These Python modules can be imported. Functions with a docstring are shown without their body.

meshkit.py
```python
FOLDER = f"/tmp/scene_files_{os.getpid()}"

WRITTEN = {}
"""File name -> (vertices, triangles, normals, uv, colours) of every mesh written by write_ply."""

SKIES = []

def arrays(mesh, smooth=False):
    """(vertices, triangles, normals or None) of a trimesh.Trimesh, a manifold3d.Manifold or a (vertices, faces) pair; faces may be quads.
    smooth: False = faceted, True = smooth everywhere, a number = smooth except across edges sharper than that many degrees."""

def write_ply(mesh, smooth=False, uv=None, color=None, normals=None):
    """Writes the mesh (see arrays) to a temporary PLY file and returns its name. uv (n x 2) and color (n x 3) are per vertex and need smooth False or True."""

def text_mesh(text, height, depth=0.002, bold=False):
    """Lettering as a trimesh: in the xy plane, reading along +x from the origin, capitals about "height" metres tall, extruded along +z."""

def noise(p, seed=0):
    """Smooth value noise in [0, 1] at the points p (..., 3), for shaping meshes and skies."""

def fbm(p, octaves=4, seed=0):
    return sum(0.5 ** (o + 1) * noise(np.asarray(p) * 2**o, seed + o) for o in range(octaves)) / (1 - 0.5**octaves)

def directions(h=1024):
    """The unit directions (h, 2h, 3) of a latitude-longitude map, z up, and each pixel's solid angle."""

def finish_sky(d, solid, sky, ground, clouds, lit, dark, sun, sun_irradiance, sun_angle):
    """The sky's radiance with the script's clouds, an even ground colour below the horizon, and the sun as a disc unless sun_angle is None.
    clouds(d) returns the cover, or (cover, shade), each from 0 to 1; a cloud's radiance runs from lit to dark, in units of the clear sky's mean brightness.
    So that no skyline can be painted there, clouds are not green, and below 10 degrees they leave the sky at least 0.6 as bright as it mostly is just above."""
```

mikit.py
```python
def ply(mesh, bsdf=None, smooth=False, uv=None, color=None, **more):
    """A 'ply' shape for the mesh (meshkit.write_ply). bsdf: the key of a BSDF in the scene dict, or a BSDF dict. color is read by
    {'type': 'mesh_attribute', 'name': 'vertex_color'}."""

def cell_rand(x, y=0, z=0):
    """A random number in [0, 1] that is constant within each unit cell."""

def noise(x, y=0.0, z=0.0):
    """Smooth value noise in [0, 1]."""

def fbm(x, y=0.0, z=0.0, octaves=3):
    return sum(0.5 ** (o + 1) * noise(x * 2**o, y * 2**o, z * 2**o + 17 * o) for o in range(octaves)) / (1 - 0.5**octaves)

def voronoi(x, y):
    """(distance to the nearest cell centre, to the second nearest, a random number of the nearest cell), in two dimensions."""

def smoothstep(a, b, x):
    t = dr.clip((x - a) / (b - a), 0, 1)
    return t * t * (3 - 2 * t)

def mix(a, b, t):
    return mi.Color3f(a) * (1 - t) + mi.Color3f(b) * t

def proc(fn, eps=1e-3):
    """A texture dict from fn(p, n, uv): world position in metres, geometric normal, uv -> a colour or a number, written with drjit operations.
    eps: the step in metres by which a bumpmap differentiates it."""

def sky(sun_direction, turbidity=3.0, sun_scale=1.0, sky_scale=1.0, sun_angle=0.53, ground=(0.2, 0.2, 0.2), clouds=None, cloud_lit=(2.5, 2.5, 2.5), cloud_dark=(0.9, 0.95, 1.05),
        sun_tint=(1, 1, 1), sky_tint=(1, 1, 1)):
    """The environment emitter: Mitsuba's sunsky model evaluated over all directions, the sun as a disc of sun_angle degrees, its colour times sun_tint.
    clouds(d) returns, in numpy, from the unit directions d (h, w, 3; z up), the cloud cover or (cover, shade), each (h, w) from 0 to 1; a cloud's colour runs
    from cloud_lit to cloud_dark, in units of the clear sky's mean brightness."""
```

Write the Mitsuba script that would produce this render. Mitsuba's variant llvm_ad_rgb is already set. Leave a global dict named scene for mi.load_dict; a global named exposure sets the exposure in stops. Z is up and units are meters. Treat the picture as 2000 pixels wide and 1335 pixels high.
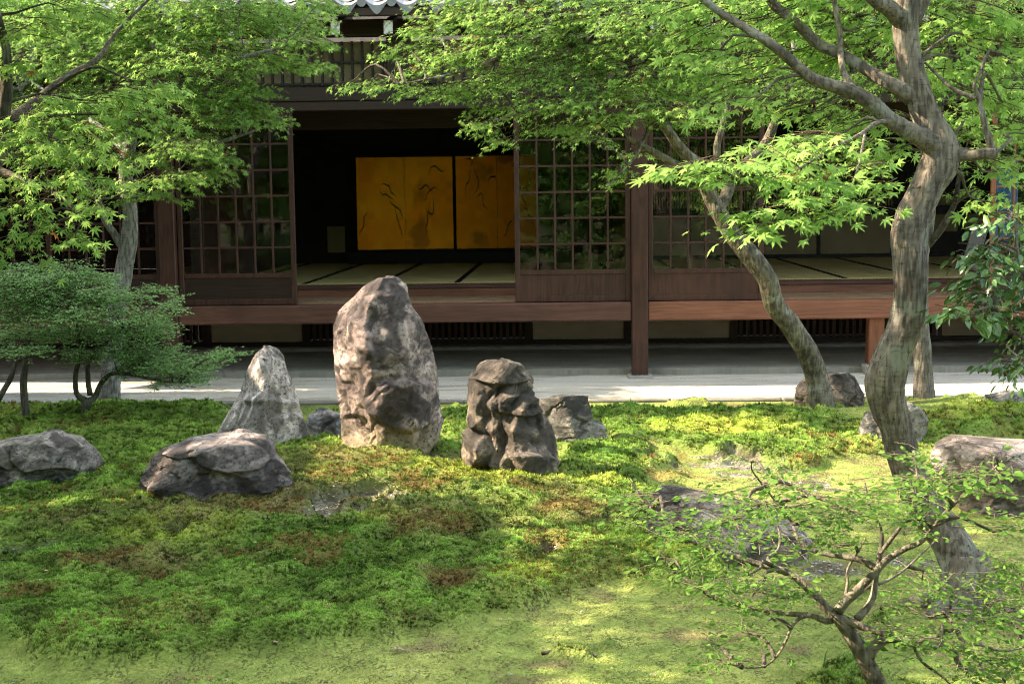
import math
import numpy as np, trimesh, mitsuba as mi, mikit, meshkit
from scipy.ndimage import gaussian_filter, map_coordinates

T = mi.ScalarTransform4f
scene, labels = {}, {}
fbm = meshkit.fbm

# ------------------------------------------------------------------ camera, sky, exposure
F, CX, CY = 2778.0, 1000.0, 667.5                      # the photograph is 2000 x 1335
EYE = np.array([0.0, 0.0, 1.98])
yaw, pitch, roll = math.atan(100 / F), math.atan(282.5 / F), 0.0129
FWD = np.array([-math.sin(yaw) * math.cos(pitch), math.cos(yaw) * math.cos(pitch), -math.sin(pitch)])
_R = np.array([math.cos(yaw), math.sin(yaw), 0.0])
_U = np.cross(_R, FWD)
UP = _U * math.cos(roll) + _R * math.sin(roll)
RIGHT = _R * math.cos(roll) - _U * math.sin(roll)
scene['camera'] = {'type': 'perspective', 'fov': math.degrees(2 * math.atan(1000 / F)), 'fov_axis': 'x', 'near_clip': 0.05, 'far_clip': 500.0,
                   'to_world': T().look_at(origin=EYE.tolist(), target=(EYE + FWD).tolist(), up=UP.tolist())}
SUN = (-0.80, 0.0, 0.60)


def cloud_cover(d):
    q = d / (np.abs(d[..., 2:]) + 0.25) * 1.3
    return np.clip((meshkit.fbm(q + 4.0, 5, 3) - 0.36) * 3.2, 0, 0.9)


scene['sky'] = mikit.sky(SUN, turbidity=3, clouds=cloud_cover, cloud_lit=(3.3, 3.25, 3.15), cloud_dark=(1.6, 1.6, 1.6))
exposure = 3.7


def ray(px, py):
    d = FWD * F + RIGHT * (px - CX) - UP * (py - CY)
    return d / d[1]


def P(px, py, Y):
    """The world point at depth Y that stands at this place of the photograph."""
    return EYE + ray(px, py) * Y


def proj(p):
    q = np.atleast_2d(p) - EYE
    z = q @ FWD
    return CX + F * (q @ RIGHT) / z, CY - F * (q @ UP) / z, z


# ------------------------------------------------------------------ materials
VC = {'type': 'mesh_attribute', 'name': 'vertex_color'}


def two(d):
    return {'type': 'twosided', 'bsdf': d}


def rough_noise(p, n, uv):
    return 0.6 * mikit.fbm(p.x * 28, p.y * 28, p.z * 28, octaves=4) + 0.4 * mikit.noise(p.x * 190, p.y * 190, p.z * 190)


def rock_grain(p, n, uv):
    a = mikit.fbm(p.x * 60, p.y * 60, p.z * 60, octaves=4)
    w = mikit.fbm(p.x * 9, p.y * 9, p.z * 9, octaves=3)
    c = mikit.fbm(p.x * 13 + w * 2, p.y * 13, p.z * 9 + w * 2, octaves=3)
    import drjit as dr
    crack = mikit.smoothstep(0.018, 0.0, dr.abs(c - 0.5)) * mikit.smoothstep(0.42, 0.6, w)
    return dr_clip(mikit.smoothstep(0.50, 0.72, a) * 0.62 + crack * 0.8)


def bark_grain(p, n, uv):
    a = mikit.fbm(p.x * 120, p.y * 120, p.z * 13, octaves=3)
    b = mikit.fbm(p.x * 30, p.y * 30, p.z * 95, octaves=2)
    return dr_clip(mikit.smoothstep(0.50, 0.68, a) * 0.55 + mikit.smoothstep(0.62, 0.75, b) * 0.35)


def overlay(dark, grain, bump, scale, rough):
    return two({'type': 'blendbsdf', 'weight': mikit.proc(grain),
                'a': {'type': 'bumpmap', 'arbitrary': mikit.proc(bump, eps=2e-3), 'scale': scale, 'bsdf': {'type': 'principled', 'base_color': VC, 'roughness': rough, 'specular': 0.3}},
                'b': {'type': 'principled', 'base_color': {'type': 'rgb', 'value': list(dark)}, 'roughness': rough, 'specular': 0.2}})


scene['m_rock'] = overlay((0.045, 0.040, 0.040), rock_grain, rough_noise, 0.03, 0.82)
scene['m_bark'] = overlay((0.035, 0.029, 0.024), bark_grain, lambda p, n, uv: mikit.fbm(p.x * 80, p.y * 80, p.z * 11, octaves=3), 0.014, 0.85)
scene['m_leaf'] = {'type': 'principledthin', 'base_color': VC, 'roughness': 0.42, 'diff_trans': 1.15, 'eta': 1.4, 'spec_trans': 0.0}
scene['m_moss'] = {'type': 'principledthin', 'base_color': VC, 'roughness': 0.75, 'diff_trans': 0.7, 'eta': 1.3, 'spec_trans': 0.0}
scene['m_gloss_leaf'] = two({'type': 'principled', 'base_color': VC, 'roughness': 0.28, 'specular': 0.5})


def soil_grain(p, n, uv):
    a = mikit.fbm(p.x * 110, p.y * 70, p.z * 40, octaves=3)
    b = mikit.fbm(p.x * 19, p.y * 13, 3.0, octaves=3)
    return dr_clip(mikit.smoothstep(0.46, 0.66, a) * (0.25 + 0.75 * mikit.smoothstep(0.35, 0.65, b)) * 0.75)


scene['m_soil'] = overlay((0.045, 0.050, 0.018), soil_grain, lambda p, n, uv: mikit.fbm(p.x * 90, p.y * 90, p.z * 90, octaves=3), 0.02, 0.97)


def wood(dark, light, axis, stretch=(60.0, 3.0), rough=0.5, spec=0.4, scale=1.0):
    a, b = (s * scale for s in stretch)

    def fn(p, n, uv):
        q = [p.x * a, p.y * a, p.z * a]
        q[axis] = [p.x, p.y, p.z][axis] * b
        w = mikit.fbm(p.x * 1.7, p.y * 1.7, p.z * 1.7, octaves=2)
        g = mikit.fbm(q[0] + w * 4, q[1] + w * 4, q[2] + w * 4, octaves=3)
        wear = mikit.fbm(p.x * 3.1 + 5, p.y * 3.1, p.z * 3.1, octaves=3)
        return mikit.mix(dark, light, dr_clip(g * 0.75 + wear * 0.6 - 0.2))
    return two({'type': 'principled', 'base_color': mikit.proc(fn), 'roughness': rough, 'specular': spec})


def dr_clip(x):
    import drjit as dr
    return dr.clip(x, 0, 1)


scene['m_wood_x'] = wood((0.045, 0.021, 0.017), (0.185, 0.082, 0.062), 0)
scene['m_wood_z'] = wood((0.022, 0.010, 0.009), (0.10, 0.042, 0.030), 2)
scene['m_wood_orange'] = wood((0.10, 0.04, 0.025), (0.34, 0.14, 0.085), 0)
scene['m_wood_orange_z'] = wood((0.10, 0.035, 0.018), (0.36, 0.14, 0.07), 2)
scene['m_wood_dark'] = wood((0.012, 0.007, 0.006), (0.045, 0.022, 0.016), 0)
scene['m_plank'] = wood((0.16, 0.09, 0.05), (0.42, 0.28, 0.17), 0)
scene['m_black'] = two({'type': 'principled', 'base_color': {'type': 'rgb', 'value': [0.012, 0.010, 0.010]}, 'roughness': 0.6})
scene['m_paper'] = two({'type': 'principled', 'roughness': 0.9, 'specular': 0.1,
                        'base_color': mikit.proc(lambda p, n, uv: mikit.mix((0.33, 0.27, 0.16), (0.46, 0.39, 0.25), mikit.fbm(p.x * 2.5, p.y * 2.5, p.z * 2.5, octaves=3)))})
scene['m_plaster'] = two({'type': 'principled', 'roughness': 0.92, 'specular': 0.1,
                          'base_color': mikit.proc(lambda p, n, uv: mikit.mix((0.30, 0.25, 0.17), (0.52, 0.45, 0.32), mikit.fbm(p.x * 3, p.y * 3, p.z * 6, octaves=3)))})
scene['m_tatami'] = two({'type': 'principled', 'roughness': 0.55, 'specular': 0.35,
                         'base_color': mikit.proc(lambda p, n, uv: mikit.mix((0.48, 0.37, 0.15), (0.66, 0.53, 0.25), 0.5 * mikit.noise(p.x * 260, p.y * 4) + 0.5 * mikit.fbm(p.x * 3, p.y * 3, 0.0)))})
scene['m_white'] = two({'type': 'principled', 'roughness': 0.85, 'specular': 0.2,
                        'base_color': mikit.proc(lambda p, n, uv: mikit.mix((0.35, 0.34, 0.33), (0.85, 0.85, 0.84), mikit.smoothstep(0.3, 0.55, mikit.fbm(p.x * 40, p.y * 40, p.z * 30, octaves=3))))})
scene['m_tile'] = two({'type': 'principled', 'roughness': 0.45, 'specular': 0.5,
                       'base_color': mikit.proc(lambda p, n, uv: mikit.mix((0.13, 0.135, 0.145), (0.30, 0.31, 0.33), mikit.fbm(p.x * 14, p.y * 14, p.z * 14, octaves=3)))})
scene['m_glass'] = {'type': 'thindielectric', 'int_ior': 1.5, 'ext_ior': 1.0}
scene['m_blue'] = two({'type': 'principled', 'base_color': {'type': 'rgb', 'value': [0.02, 0.09, 0.24]}, 'roughness': 0.8})
scene['m_grey'] = two({'type': 'principled', 'base_color': {'type': 'rgb', 'value': [0.35, 0.35, 0.33]}, 'roughness': 0.7})
scene['m_ink'] = two({'type': 'principled', 'base_color': {'type': 'rgb', 'value': [0.085, 0.042, 0.018]}, 'roughness': 0.7})
scene['m_stone'] = two({'type': 'principled', 'roughness': 0.9, 'specular': 0.2,
                        'base_color': mikit.proc(lambda p, n, uv: mikit.mix((0.20, 0.19, 0.175), (0.42, 0.40, 0.37), mikit.fbm(p.x * 9, p.y * 9, p.z * 9, octaves=4)))})

scene['m_old_wall'] = two({'type': 'principled', 'roughness': 0.92, 'specular': 0.1,
                           'base_color': mikit.proc(lambda p, n, uv: mikit.mix((0.17, 0.135, 0.085), (0.31, 0.255, 0.17), mikit.fbm(p.x * 3, p.y * 3, p.z * 6, octaves=4)))})
scene['m_dark_stone'] = two({'type': 'principled', 'roughness': 0.9, 'specular': 0.2,
                             'base_color': mikit.proc(lambda p, n, uv: mikit.mix((0.10, 0.095, 0.08), (0.26, 0.25, 0.22), mikit.fbm(p.x * 8, p.y * 12, p.z * 9, octaves=4)))})


def gold_fn(p, n, uv):
    a = mikit.fbm(p.x * 1.6, p.z * 1.6, 3.0, octaves=4)
    grid = mikit.cell_rand(p.x * 9.0, p.z * 9.0, 2)
    c = mikit.mix((1.0, 0.36, 0.028), (0.92, 0.27, 0.017), mikit.smoothstep(0.35, 0.65, a))
    c = c * (0.90 + 0.14 * grid)
    ink = mikit.fbm(p.x * 2.3 + 11, p.z * 2.3, 7.0, octaves=4)
    return mikit.mix(c, (0.16, 0.06, 0.02), mikit.smoothstep(0.58, 0.75, ink) * 0.55)


scene['m_gold'] = two({'type': 'principled', 'base_color': mikit.proc(gold_fn), 'metallic': 0.9, 'roughness': 0.34})


def gravel_fn(p, n, uv):
    a = mikit.fbm(p.x * 1.3, p.y * 5.0, 0.0, octaves=4)
    b = mikit.fbm(p.x * 40, p.y * 40, 0.0, octaves=3)
    c = mikit.mix((0.29, 0.27, 0.24), (0.53, 0.505, 0.455), 0.65 * a + 0.35 * b)
    dirt = mikit.smoothstep(0.55, 0.75, mikit.fbm(p.x * 2.1 + 3, p.y * 9.0, 5.0, octaves=4))
    return mikit.mix(c, (0.22, 0.20, 0.17), dirt * 0.75)


scene['m_gravel'] = two({'type': 'principled', 'base_color': mikit.proc(gravel_fn), 'roughness': 0.95, 'specular': 0.1})
scene['m_earth'] = two({'type': 'principled', 'roughness': 0.97, 'specular': 0.1,
                        'base_color': mikit.proc(lambda p, n, uv: mikit.mix((0.17, 0.16, 0.14), (0.40, 0.38, 0.335), 0.6 * mikit.fbm(p.x * 2.2, p.y * 7, 1.0, octaves=4) + 0.4 * mikit.fbm(p.x * 30, p.y * 45, 1.0, octaves=3)))})

# ------------------------------------------------------------------ helpers
_count = {}


def key_of(name):
    n = _count.get(name, 0)
    _count[name] = n + 1
    k = name if n == 0 else f'{name}_{n:03d}'
    return k


def sub(parent, name):
    return key_of(f'{parent}__{name}')


def tag(key, label=None, category=None, group=None, kind=None):
    d = labels.setdefault(key, {})
    for a, b in (('label', label), ('category', category), ('group', group), ('kind', kind)):
        if b:
            d[a] = b
    return key


def box_arrays(x0, x1, y0, y1, z0, z1, bev=0.0):
    """A box, its twelve edges chamfered when bev > 0."""
    if bev <= 0:
        m = trimesh.creation.box(bounds=[[x0, y0, z0], [x1, y1, z1]])
        return np.array(m.vertices), np.array(m.faces)
    b = min(bev, (x1 - x0) * .3, (y1 - y0) * .3, (z1 - z0) * .3)
    pts = []
    for x, sx in ((x0, 1), (x1, -1)):
        for y, sy in ((y0, 1), (y1, -1)):
            for z, sz in ((z0, 1), (z1, -1)):
                pts += [(x + sx * b, y + sy * b, z), (x + sx * b, y, z + sz * b), (x, y + sy * b, z + sz * b)]
    h = trimesh.convex.convex_hull(np.array(pts))
    return np.array(h.vertices), np.array(h.faces)


def put(key, v, f, mat, color=None, smooth=False, **kw):
    tm = trimesh.Trimesh(v, f, process=False)
    scene[key] = mikit.ply(tm, mat, smooth=smooth, color=color, **kw)
    return key


def add_box(parent, name, mat, x0, x1, y0, y1, z0, z1, bev=0.0):
    k = sub(parent, name)
    v, f = box_arrays(min(x0, x1), max(x0, x1), min(y0, y1), max(y0, y1), min(z0, z1), max(z0, z1), bev)
    return put(k, v, f, mat)


class Acc:
    def __init__(self):
        self.v, self.f, self.c, self.n = [], [], [], 0

    def add(self, v, f, c=None):
        v = np.asarray(v, float)
        self.v.append(v)
        self.f.append(np.asarray(f, int) + self.n)
        self.c.append(np.broadcast_to(np.asarray(c if c is not None else (0.5, 0.5, 0.5), float), v.shape))
        self.n += len(v)

    def emit(self, key, mat, smooth=False):
        put(key, np.vstack(self.v), np.vstack(self.f), mat, np.clip(np.vstack(self.c), 0.002, 0.9), smooth)
        return key


def unit(a):
    a = np.asarray(a, float)
    return a / (np.linalg.norm(a, axis=-1, keepdims=True) + 1e-12)


def catmull(pts, vals, step):
    pts, vals = np.asarray(pts, float), np.asarray(vals, float)
    P0 = np.vstack([2 * pts[0] - pts[1], pts, 2 * pts[-1] - pts[-2]])
    out, ov = [], []
    for i in range(len(pts) - 1):
        a, b, c, d = P0[i:i + 4]
        n = max(2, int(np.linalg.norm(c - b) / step))
        t = np.linspace(0, 1, n, endpoint=False)[:, None]
        out.append(0.5 * (2 * b + (c - a) * t + (2 * a - 5 * b + 4 * c - d) * t ** 2 + (3 * b - a - 3 * c + d) * t ** 3))
        ov.append(vals[i] + (vals[i + 1] - vals[i]) * (t[:, 0] ** 2 * (3 - 2 * t[:, 0])))
    return np.vstack(out + [pts[-1:]]), np.concatenate(ov + [vals[-1:]])


def tube(pts, rad, step=0.04, sides=14, rough=0.0, seed=0, wob=0.0, lump=0.0):
    """(vertices, faces, around, along) of a tapering limb through the points, its skin uneven by rough (share of the radius)."""
    c, r = catmull(pts, rad, step)
    if wob:
        c = c + wob * (np.stack([fbm(c * 3 + k * 9.1, 3, seed + k) for k in range(3)], 1) - 0.5) * np.linspace(0, 1, len(c))[:, None]
    t = unit(np.gradient(c, axis=0))
    a = np.cross(t[0], [0.3, 1, 0.1]); a = unit(a)
    A = []
    for k in range(len(c)):
        a = unit(a - t[k] * (a @ t[k]))
        A.append(a)
    A = np.array(A); B = np.cross(t, A)
    ang = np.arange(sides) * 2 * np.pi / sides
    dirs = np.cos(ang)[None, :, None] * A[:, None] + np.sin(ang)[None, :, None] * B[:, None]
    s = np.concatenate([[0], np.cumsum(np.linalg.norm(np.diff(c, axis=0), axis=1))])
    R = np.repeat(r[:, None], sides, 1)
    if lump:
        R = R * (1 + lump * 2 * (fbm(c[:, None] * 4.5 + dirs * 0.8, 2, seed + 5) - 0.5))
    if rough:
        q = np.stack([dirs[..., 0] * 2.2 + seed, dirs[..., 1] * 2.2 + dirs[..., 2] * 1.5, np.repeat(s[:, None] * 5, sides, 1)], -1)
        R = R * (1 + rough * 2 * (fbm(q, 3, seed) - 0.5) + rough * 0.9 * (fbm(q * [7, 7, 4], 4, seed + 3) - 0.5) + rough * 1.3 * (fbm(q * [2.2, 2.2, 0.25] + 7, 2, seed + 4) - 0.5))
    v = (c[:, None] + dirs * R[..., None]).reshape(-1, 3)
    i, j = np.meshgrid(np.arange(len(c) - 1), np.arange(sides), indexing='ij')
    q = np.stack([i * sides + j, i * sides + (j + 1) % sides, (i + 1) * sides + (j + 1) % sides, (i + 1) * sides + j], -1).reshape(-1, 4)
    f = np.vstack([q[:, [0, 1, 2]], q[:, [0, 2, 3]]])
    n0 = len(v)
    v = np.vstack([v, c[:1], c[-1:] + t[-1:] * r[-1] * 0.4])
    j = np.arange(sides); m = (len(c) - 1) * sides
    f = np.vstack([f, np.stack([np.full(sides, n0), (j + 1) % sides, j], 1), np.stack([np.full(sides, n0 + 1), m + j, m + (j + 1) % sides], 1)])
    return v, f, c


def lerp3(a, b, t):
    t = np.clip(np.asarray(t), 0, 1)[..., None]
    return np.asarray(a) * (1 - t) + np.asarray(b) * t


def sstep(a, b, x):
    t = np.clip((x - a) / (b - a), 0, 1)
    return t * t * (3 - 2 * t)


def bark_color(v, seed, dark, light, lichen=0.25):
    g = 0.7 * fbm(v * [75, 75, 9] + seed, 4, seed) + 0.3 * fbm(v * [24, 24, 40] + seed, 4, seed + 1)
    big = fbm(v * [5, 5, 3.5] + seed * 3, 3, seed + 2)
    c = lerp3(dark, light, (g - 0.5) * 3.0 + (big - 0.5) * 1.0 + 0.42)
    l = sstep(0.60, 0.72, fbm(v * 9 + 40 + seed, 3, seed + 7)) * lichen * 2
    return lerp3(c, (0.30, 0.31, 0.26), l)


def limb(acc, pts, rad, seed, dark=(0.06, 0.048, 0.036), light=(0.27, 0.22, 0.17), step=0.04, sides=14, rough=0.06, wob=0.0, lichen=0.25, lump=0.0):
    v, f, c = tube(pts, rad, step, sides, rough, seed, wob, lump)
    acc.add(v, f, bark_color(v, seed, dark, light, lichen))
    return c


# ------------------------------------------------------------------ terrain
YF = 15.43                                             # the hall's front
PATH0, PATH1 = 13.62, 15.62


def height_smooth(x, y):
    h = 0.19 * np.exp(-(((x + 1.2) / 2.2) ** 2 + ((y - 9.4) / 1.7) ** 2))
    h = h + 0.05 * np.exp(-(((x + 2.4) / 2.2) ** 2 + ((y - 7.6) / 1.3) ** 2))
    h = h + 0.24 * np.exp(-(((x - 3.6) / 1.1) ** 2 + ((y - 11.9) / 0.9) ** 2))
    h = h + 0.11 * np.exp(-(((x - 2.1) / 0.9) ** 2 + ((y - 11.8) / 0.6) ** 2))
    h = h + 0.14 * np.exp(-(((x + 3.7) / 1.3) ** 2 + ((y - 11.8) / 0.9) ** 2))
    edge = sstep(13.55, 12.6, y)
    h = h * edge + 0.03 * edge * (fbm(np.stack([x * 0.9, y * 0.9, 0 * x], -1), 3, 3) - 0.5)
    return h + 0.02 * edge


def ground_hit(px, py, extra=0.0):
    r = ray(px, py)
    Y = np.linspace(4.0, 15.0, 2200)
    p = EYE + r * Y[:, None]
    below = p[:, 2] < height_smooth(p[:, 0], p[:, 1]) + extra
    k = int(np.argmax(below)) if below.any() else len(Y) - 1
    return p[k]


GX0, GX1, GY0, GY1, GS = -6.2, 6.4, 4.6, PATH0, 0.03
gx, gy = np.arange(GX0, GX1, GS), np.arange(GY0, GY1 + 0.001, GS)
XX, YY = np.meshgrid(gx, gy, indexing='ij')


def inside(poly, x, y):
    poly = np.asarray(poly)
    c = np.zeros(x.shape, bool)
    for (x0, y0), (x1, y1) in zip(poly, np.roll(poly, -1, 0)):
        c ^= ((y0 > y) != (y1 > y)) & (x < (x1 - x0) * (y - y0) / (y1 - y0 + 1e-12) + x0)
    return c


def region(pix):
    return np.array([ground_hit(*p)[:2] for p in pix])


NZ = fbm(np.stack([XX * 1.6, YY * 1.6, 0 * XX], -1), 5, 11)
NZ2 = fbm(np.stack([XX * 4.2 + 9, YY * 4.2, 0 * XX + 3], -1), 4, 12)
NZ3 = fbm(np.stack([XX * 0.8 + 5, YY * 0.8, 0 * XX + 8], -1), 4, 13)
WX = XX + 0.5 * (NZ - 0.5) + 0.25 * (NZ2 - 0.5)
WY = YY + 0.5 * (NZ3 - 0.5) + 0.25 * (NZ2 - 0.5)


def field(polys, soft=1.4):
    m = np.zeros(XX.shape)
    for p in polys:
        m = np.maximum(m, inside(region(p), WX, WY).astype(float))
    return gaussian_filter(m, soft)


def blobs(items):
    m = np.zeros(XX.shape)
    for px, py, rx, ry in items:
        c, a, b = ground_hit(px, py), ground_hit(px + rx, py), ground_hit(px, py - ry)
        ax, by = abs(a[0] - c[0]), abs(b[1] - c[1]) + 1e-3
        d = np.sqrt(((WX - c[0]) / ax) ** 2 + ((WY - c[1]) / by) ** 2)
        m = np.maximum(m, sstep(1.25, 0.55, d))
    return m


# tall haircap moss (lush), low thin moss (the rest), red-brown tips, bare gravelly soil, needle-brown soil
LUSH = field([
    [(-300, 1270), (60, 1288), (250, 1296), (430, 1282), (560, 1272), (700, 1248), (850, 1236), (1000, 1212), (1120, 1186), (1230, 1145), (1300, 1150), (1390, 1172), (1400, 1110), (1370, 1060), (1300, 1030), (1260, 960), (1100, 945), (980, 905),
     (860, 880), (600, 870), (430, 860), (200, 850), (-300, 850)],
    [(1150, 806), (1400, 808), (1620, 812), (1700, 830), (2000, 790), (2300, 800), (2300, 860), (1900, 862), (1680, 900), (1550, 915), (1420, 890), (1250, 868), (1180, 870)],
    [(-300, 800), (150, 806), (420, 806), (420, 860), (-300, 860)], [(860, 806), (920, 806), (910, 880), (860, 880)],
    [(1090, 880), (1250, 885), (1330, 910), (1250, 945), (1095, 935)],
    [(1600, 1310), (1660, 1312), (1700, 1400), (1560, 1400)]])
BARE = blobs([(700, 1000, 130, 34), (640, 1040, 70, 20), (730, 985, 60, 18), (860, 905, 40, 14), (470, 985, 60, 10), (30, 1098, 60, 12), (1430, 905, 110, 22), (1540, 935, 110, 22), (1640, 1110, 60, 20), (1760, 1090, 60, 20), (1290, 905, 60, 10), (330, 1060, 40, 10), (1110, 1085, 25, 12)]) * (0.30 + 1.7 * (fbm(np.stack([XX * 6.5, YY * 6.5, 0 * XX + 6], -1), 4, 15) - 0.38))
RED = np.clip(blobs([(620, 945, 60, 18), (720, 930, 90, 18), (830, 960, 110, 22), (960, 965, 70, 14), (1060, 975, 70, 14), (1120, 1010, 70, 16), (880, 1045, 60, 20), (800, 1060, 60, 16), (560, 1020, 90, 14), (420, 985, 110, 12), (180, 1130, 70, 20), (260, 1110, 50, 16),
                     (70, 1190, 50, 14), (910, 1165, 50, 18), (1090, 1080, 60, 20), (1180, 875, 30, 8), (1290, 885, 60, 10), (1620, 865, 40, 16), (1560, 905, 60, 10), (60, 995, 40, 9), (120, 975, 30, 8), (1010, 1120, 40, 10), (300, 1150, 80, 14), (480, 1095, 110, 18), (620, 1110, 120, 18),
                     (1360, 1170, 30, 12), (1330, 925, 90, 10), (940, 870, 30, 8)]), 0, 1)
RED = np.clip(RED * sstep(0.38, 0.6, NZ2) * 1.25 + 0.5 * sstep(0.56, 0.70, NZ) * LUSH, 0, 1)
DRY = np.clip(blobs([(700, 960, 330, 60), (560, 1010, 260, 40), (860, 1040, 200, 40), (1000, 970, 180, 24), (330, 1040, 260, 36), (260, 1120, 160, 34), (1120, 1020, 120, 30), (900, 1160, 90, 24)]), 0, 1) * (0.3 + 0.9 * sstep(0.36, 0.6, NZ))
DRY = np.clip(DRY, 0, 1)
YEL = np.clip(blobs([(300, 1060, 160, 30), (900, 935, 160, 22), (1100, 950, 160, 14), (1330, 1080, 80, 40), (1080, 1150, 80, 20), (1720, 835, 60, 20), (1900, 800, 120, 24), (1400, 850, 160, 20), (740, 1045, 70, 14)]), 0, 1)
ISL = sstep(0.60, 0.72, fbm(np.stack([XX * 2.7 + 31, YY * 2.7, 0 * XX], -1), 4, 17))
LUSH = np.clip(np.maximum(LUSH * (0.6 + 0.4 * sstep(0.30, 0.42, NZ2)), 0.55 * ISL * sstep(0.42, 0.6, NZ2)), 0, 1)
LUSH = np.clip(LUSH * (1 - 0.95 * sstep(0.25, 0.6, BARE)), 0, 1)


def sample(arr, x, y):
    x, y = np.broadcast_arrays(np.asarray(x, float), np.asarray(y, float))
    return map_coordinates(arr, [np.atleast_1d((x - GX0) / GS), np.atleast_1d((y - GY0) / GS)], order=1, mode='nearest').reshape(x.shape)


hum = fbm(np.stack([XX * 3.4, YY * 3.4, 0 * XX], -1), 3, 21)
hum2 = fbm(np.stack([XX * 8, YY * 8, 0 * XX], -1), 2, 22)
HH = height_smooth(XX, YY) + LUSH * (0.075 + 0.07 * (hum - 0.35) + 0.085 * (hum2 - 0.42)) + (1 - LUSH) * 0.008 * (hum2 - 0.5)
HH[:, -1] = 0.0


def ground_z(x, y):
    return sample(HH, x, y)


def moss_color(x, y, rnd, lush_tone=True):
    L, B, R, Yl = (sample(a, x, y) for a in (LUSH, BARE, RED, YEL))
    n = sample(NZ, x, y)
    green = lerp3((0.080, 0.152, 0.026), (0.182, 0.288, 0.056), (n - 0.5) * 1.6 + 0.5 + (rnd - 0.5) * 0.7)
    green = lerp3(green, (0.30, 0.37, 0.055), Yl * 0.7)
    low = lerp3((0.14, 0.20, 0.042), (0.30, 0.33, 0.09), (n - 0.5) * 1.6 + 0.5 + (rnd - 0.5) * 0.5)
    hb = sample(hum2, x, y)
    green = lerp3(green, (0.165, 0.155, 0.06), sample(DRY, x, y) * (0.35 + 0.65 * (rnd > 0.35)))
    green = green * (0.85 + 0.75 * sstep(0.25, 0.7, hb))[..., None]
    low = low * (0.62 + 0.76 * fbm(np.stack([np.asarray(x) * 13, np.asarray(y) * 13, 0 * np.asarray(x)], -1), 3, 41))[..., None]
    low = lerp3(low, (0.17, 0.13, 0.07), sstep(0.60, 0.74, fbm(np.stack([np.asarray(x) * 5 + 3, np.asarray(y) * 5, 0 * np.asarray(x)], -1), 4, 42)) * 0.7)
    c = lerp3(low, green, L)
    return c, L, B, R


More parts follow.
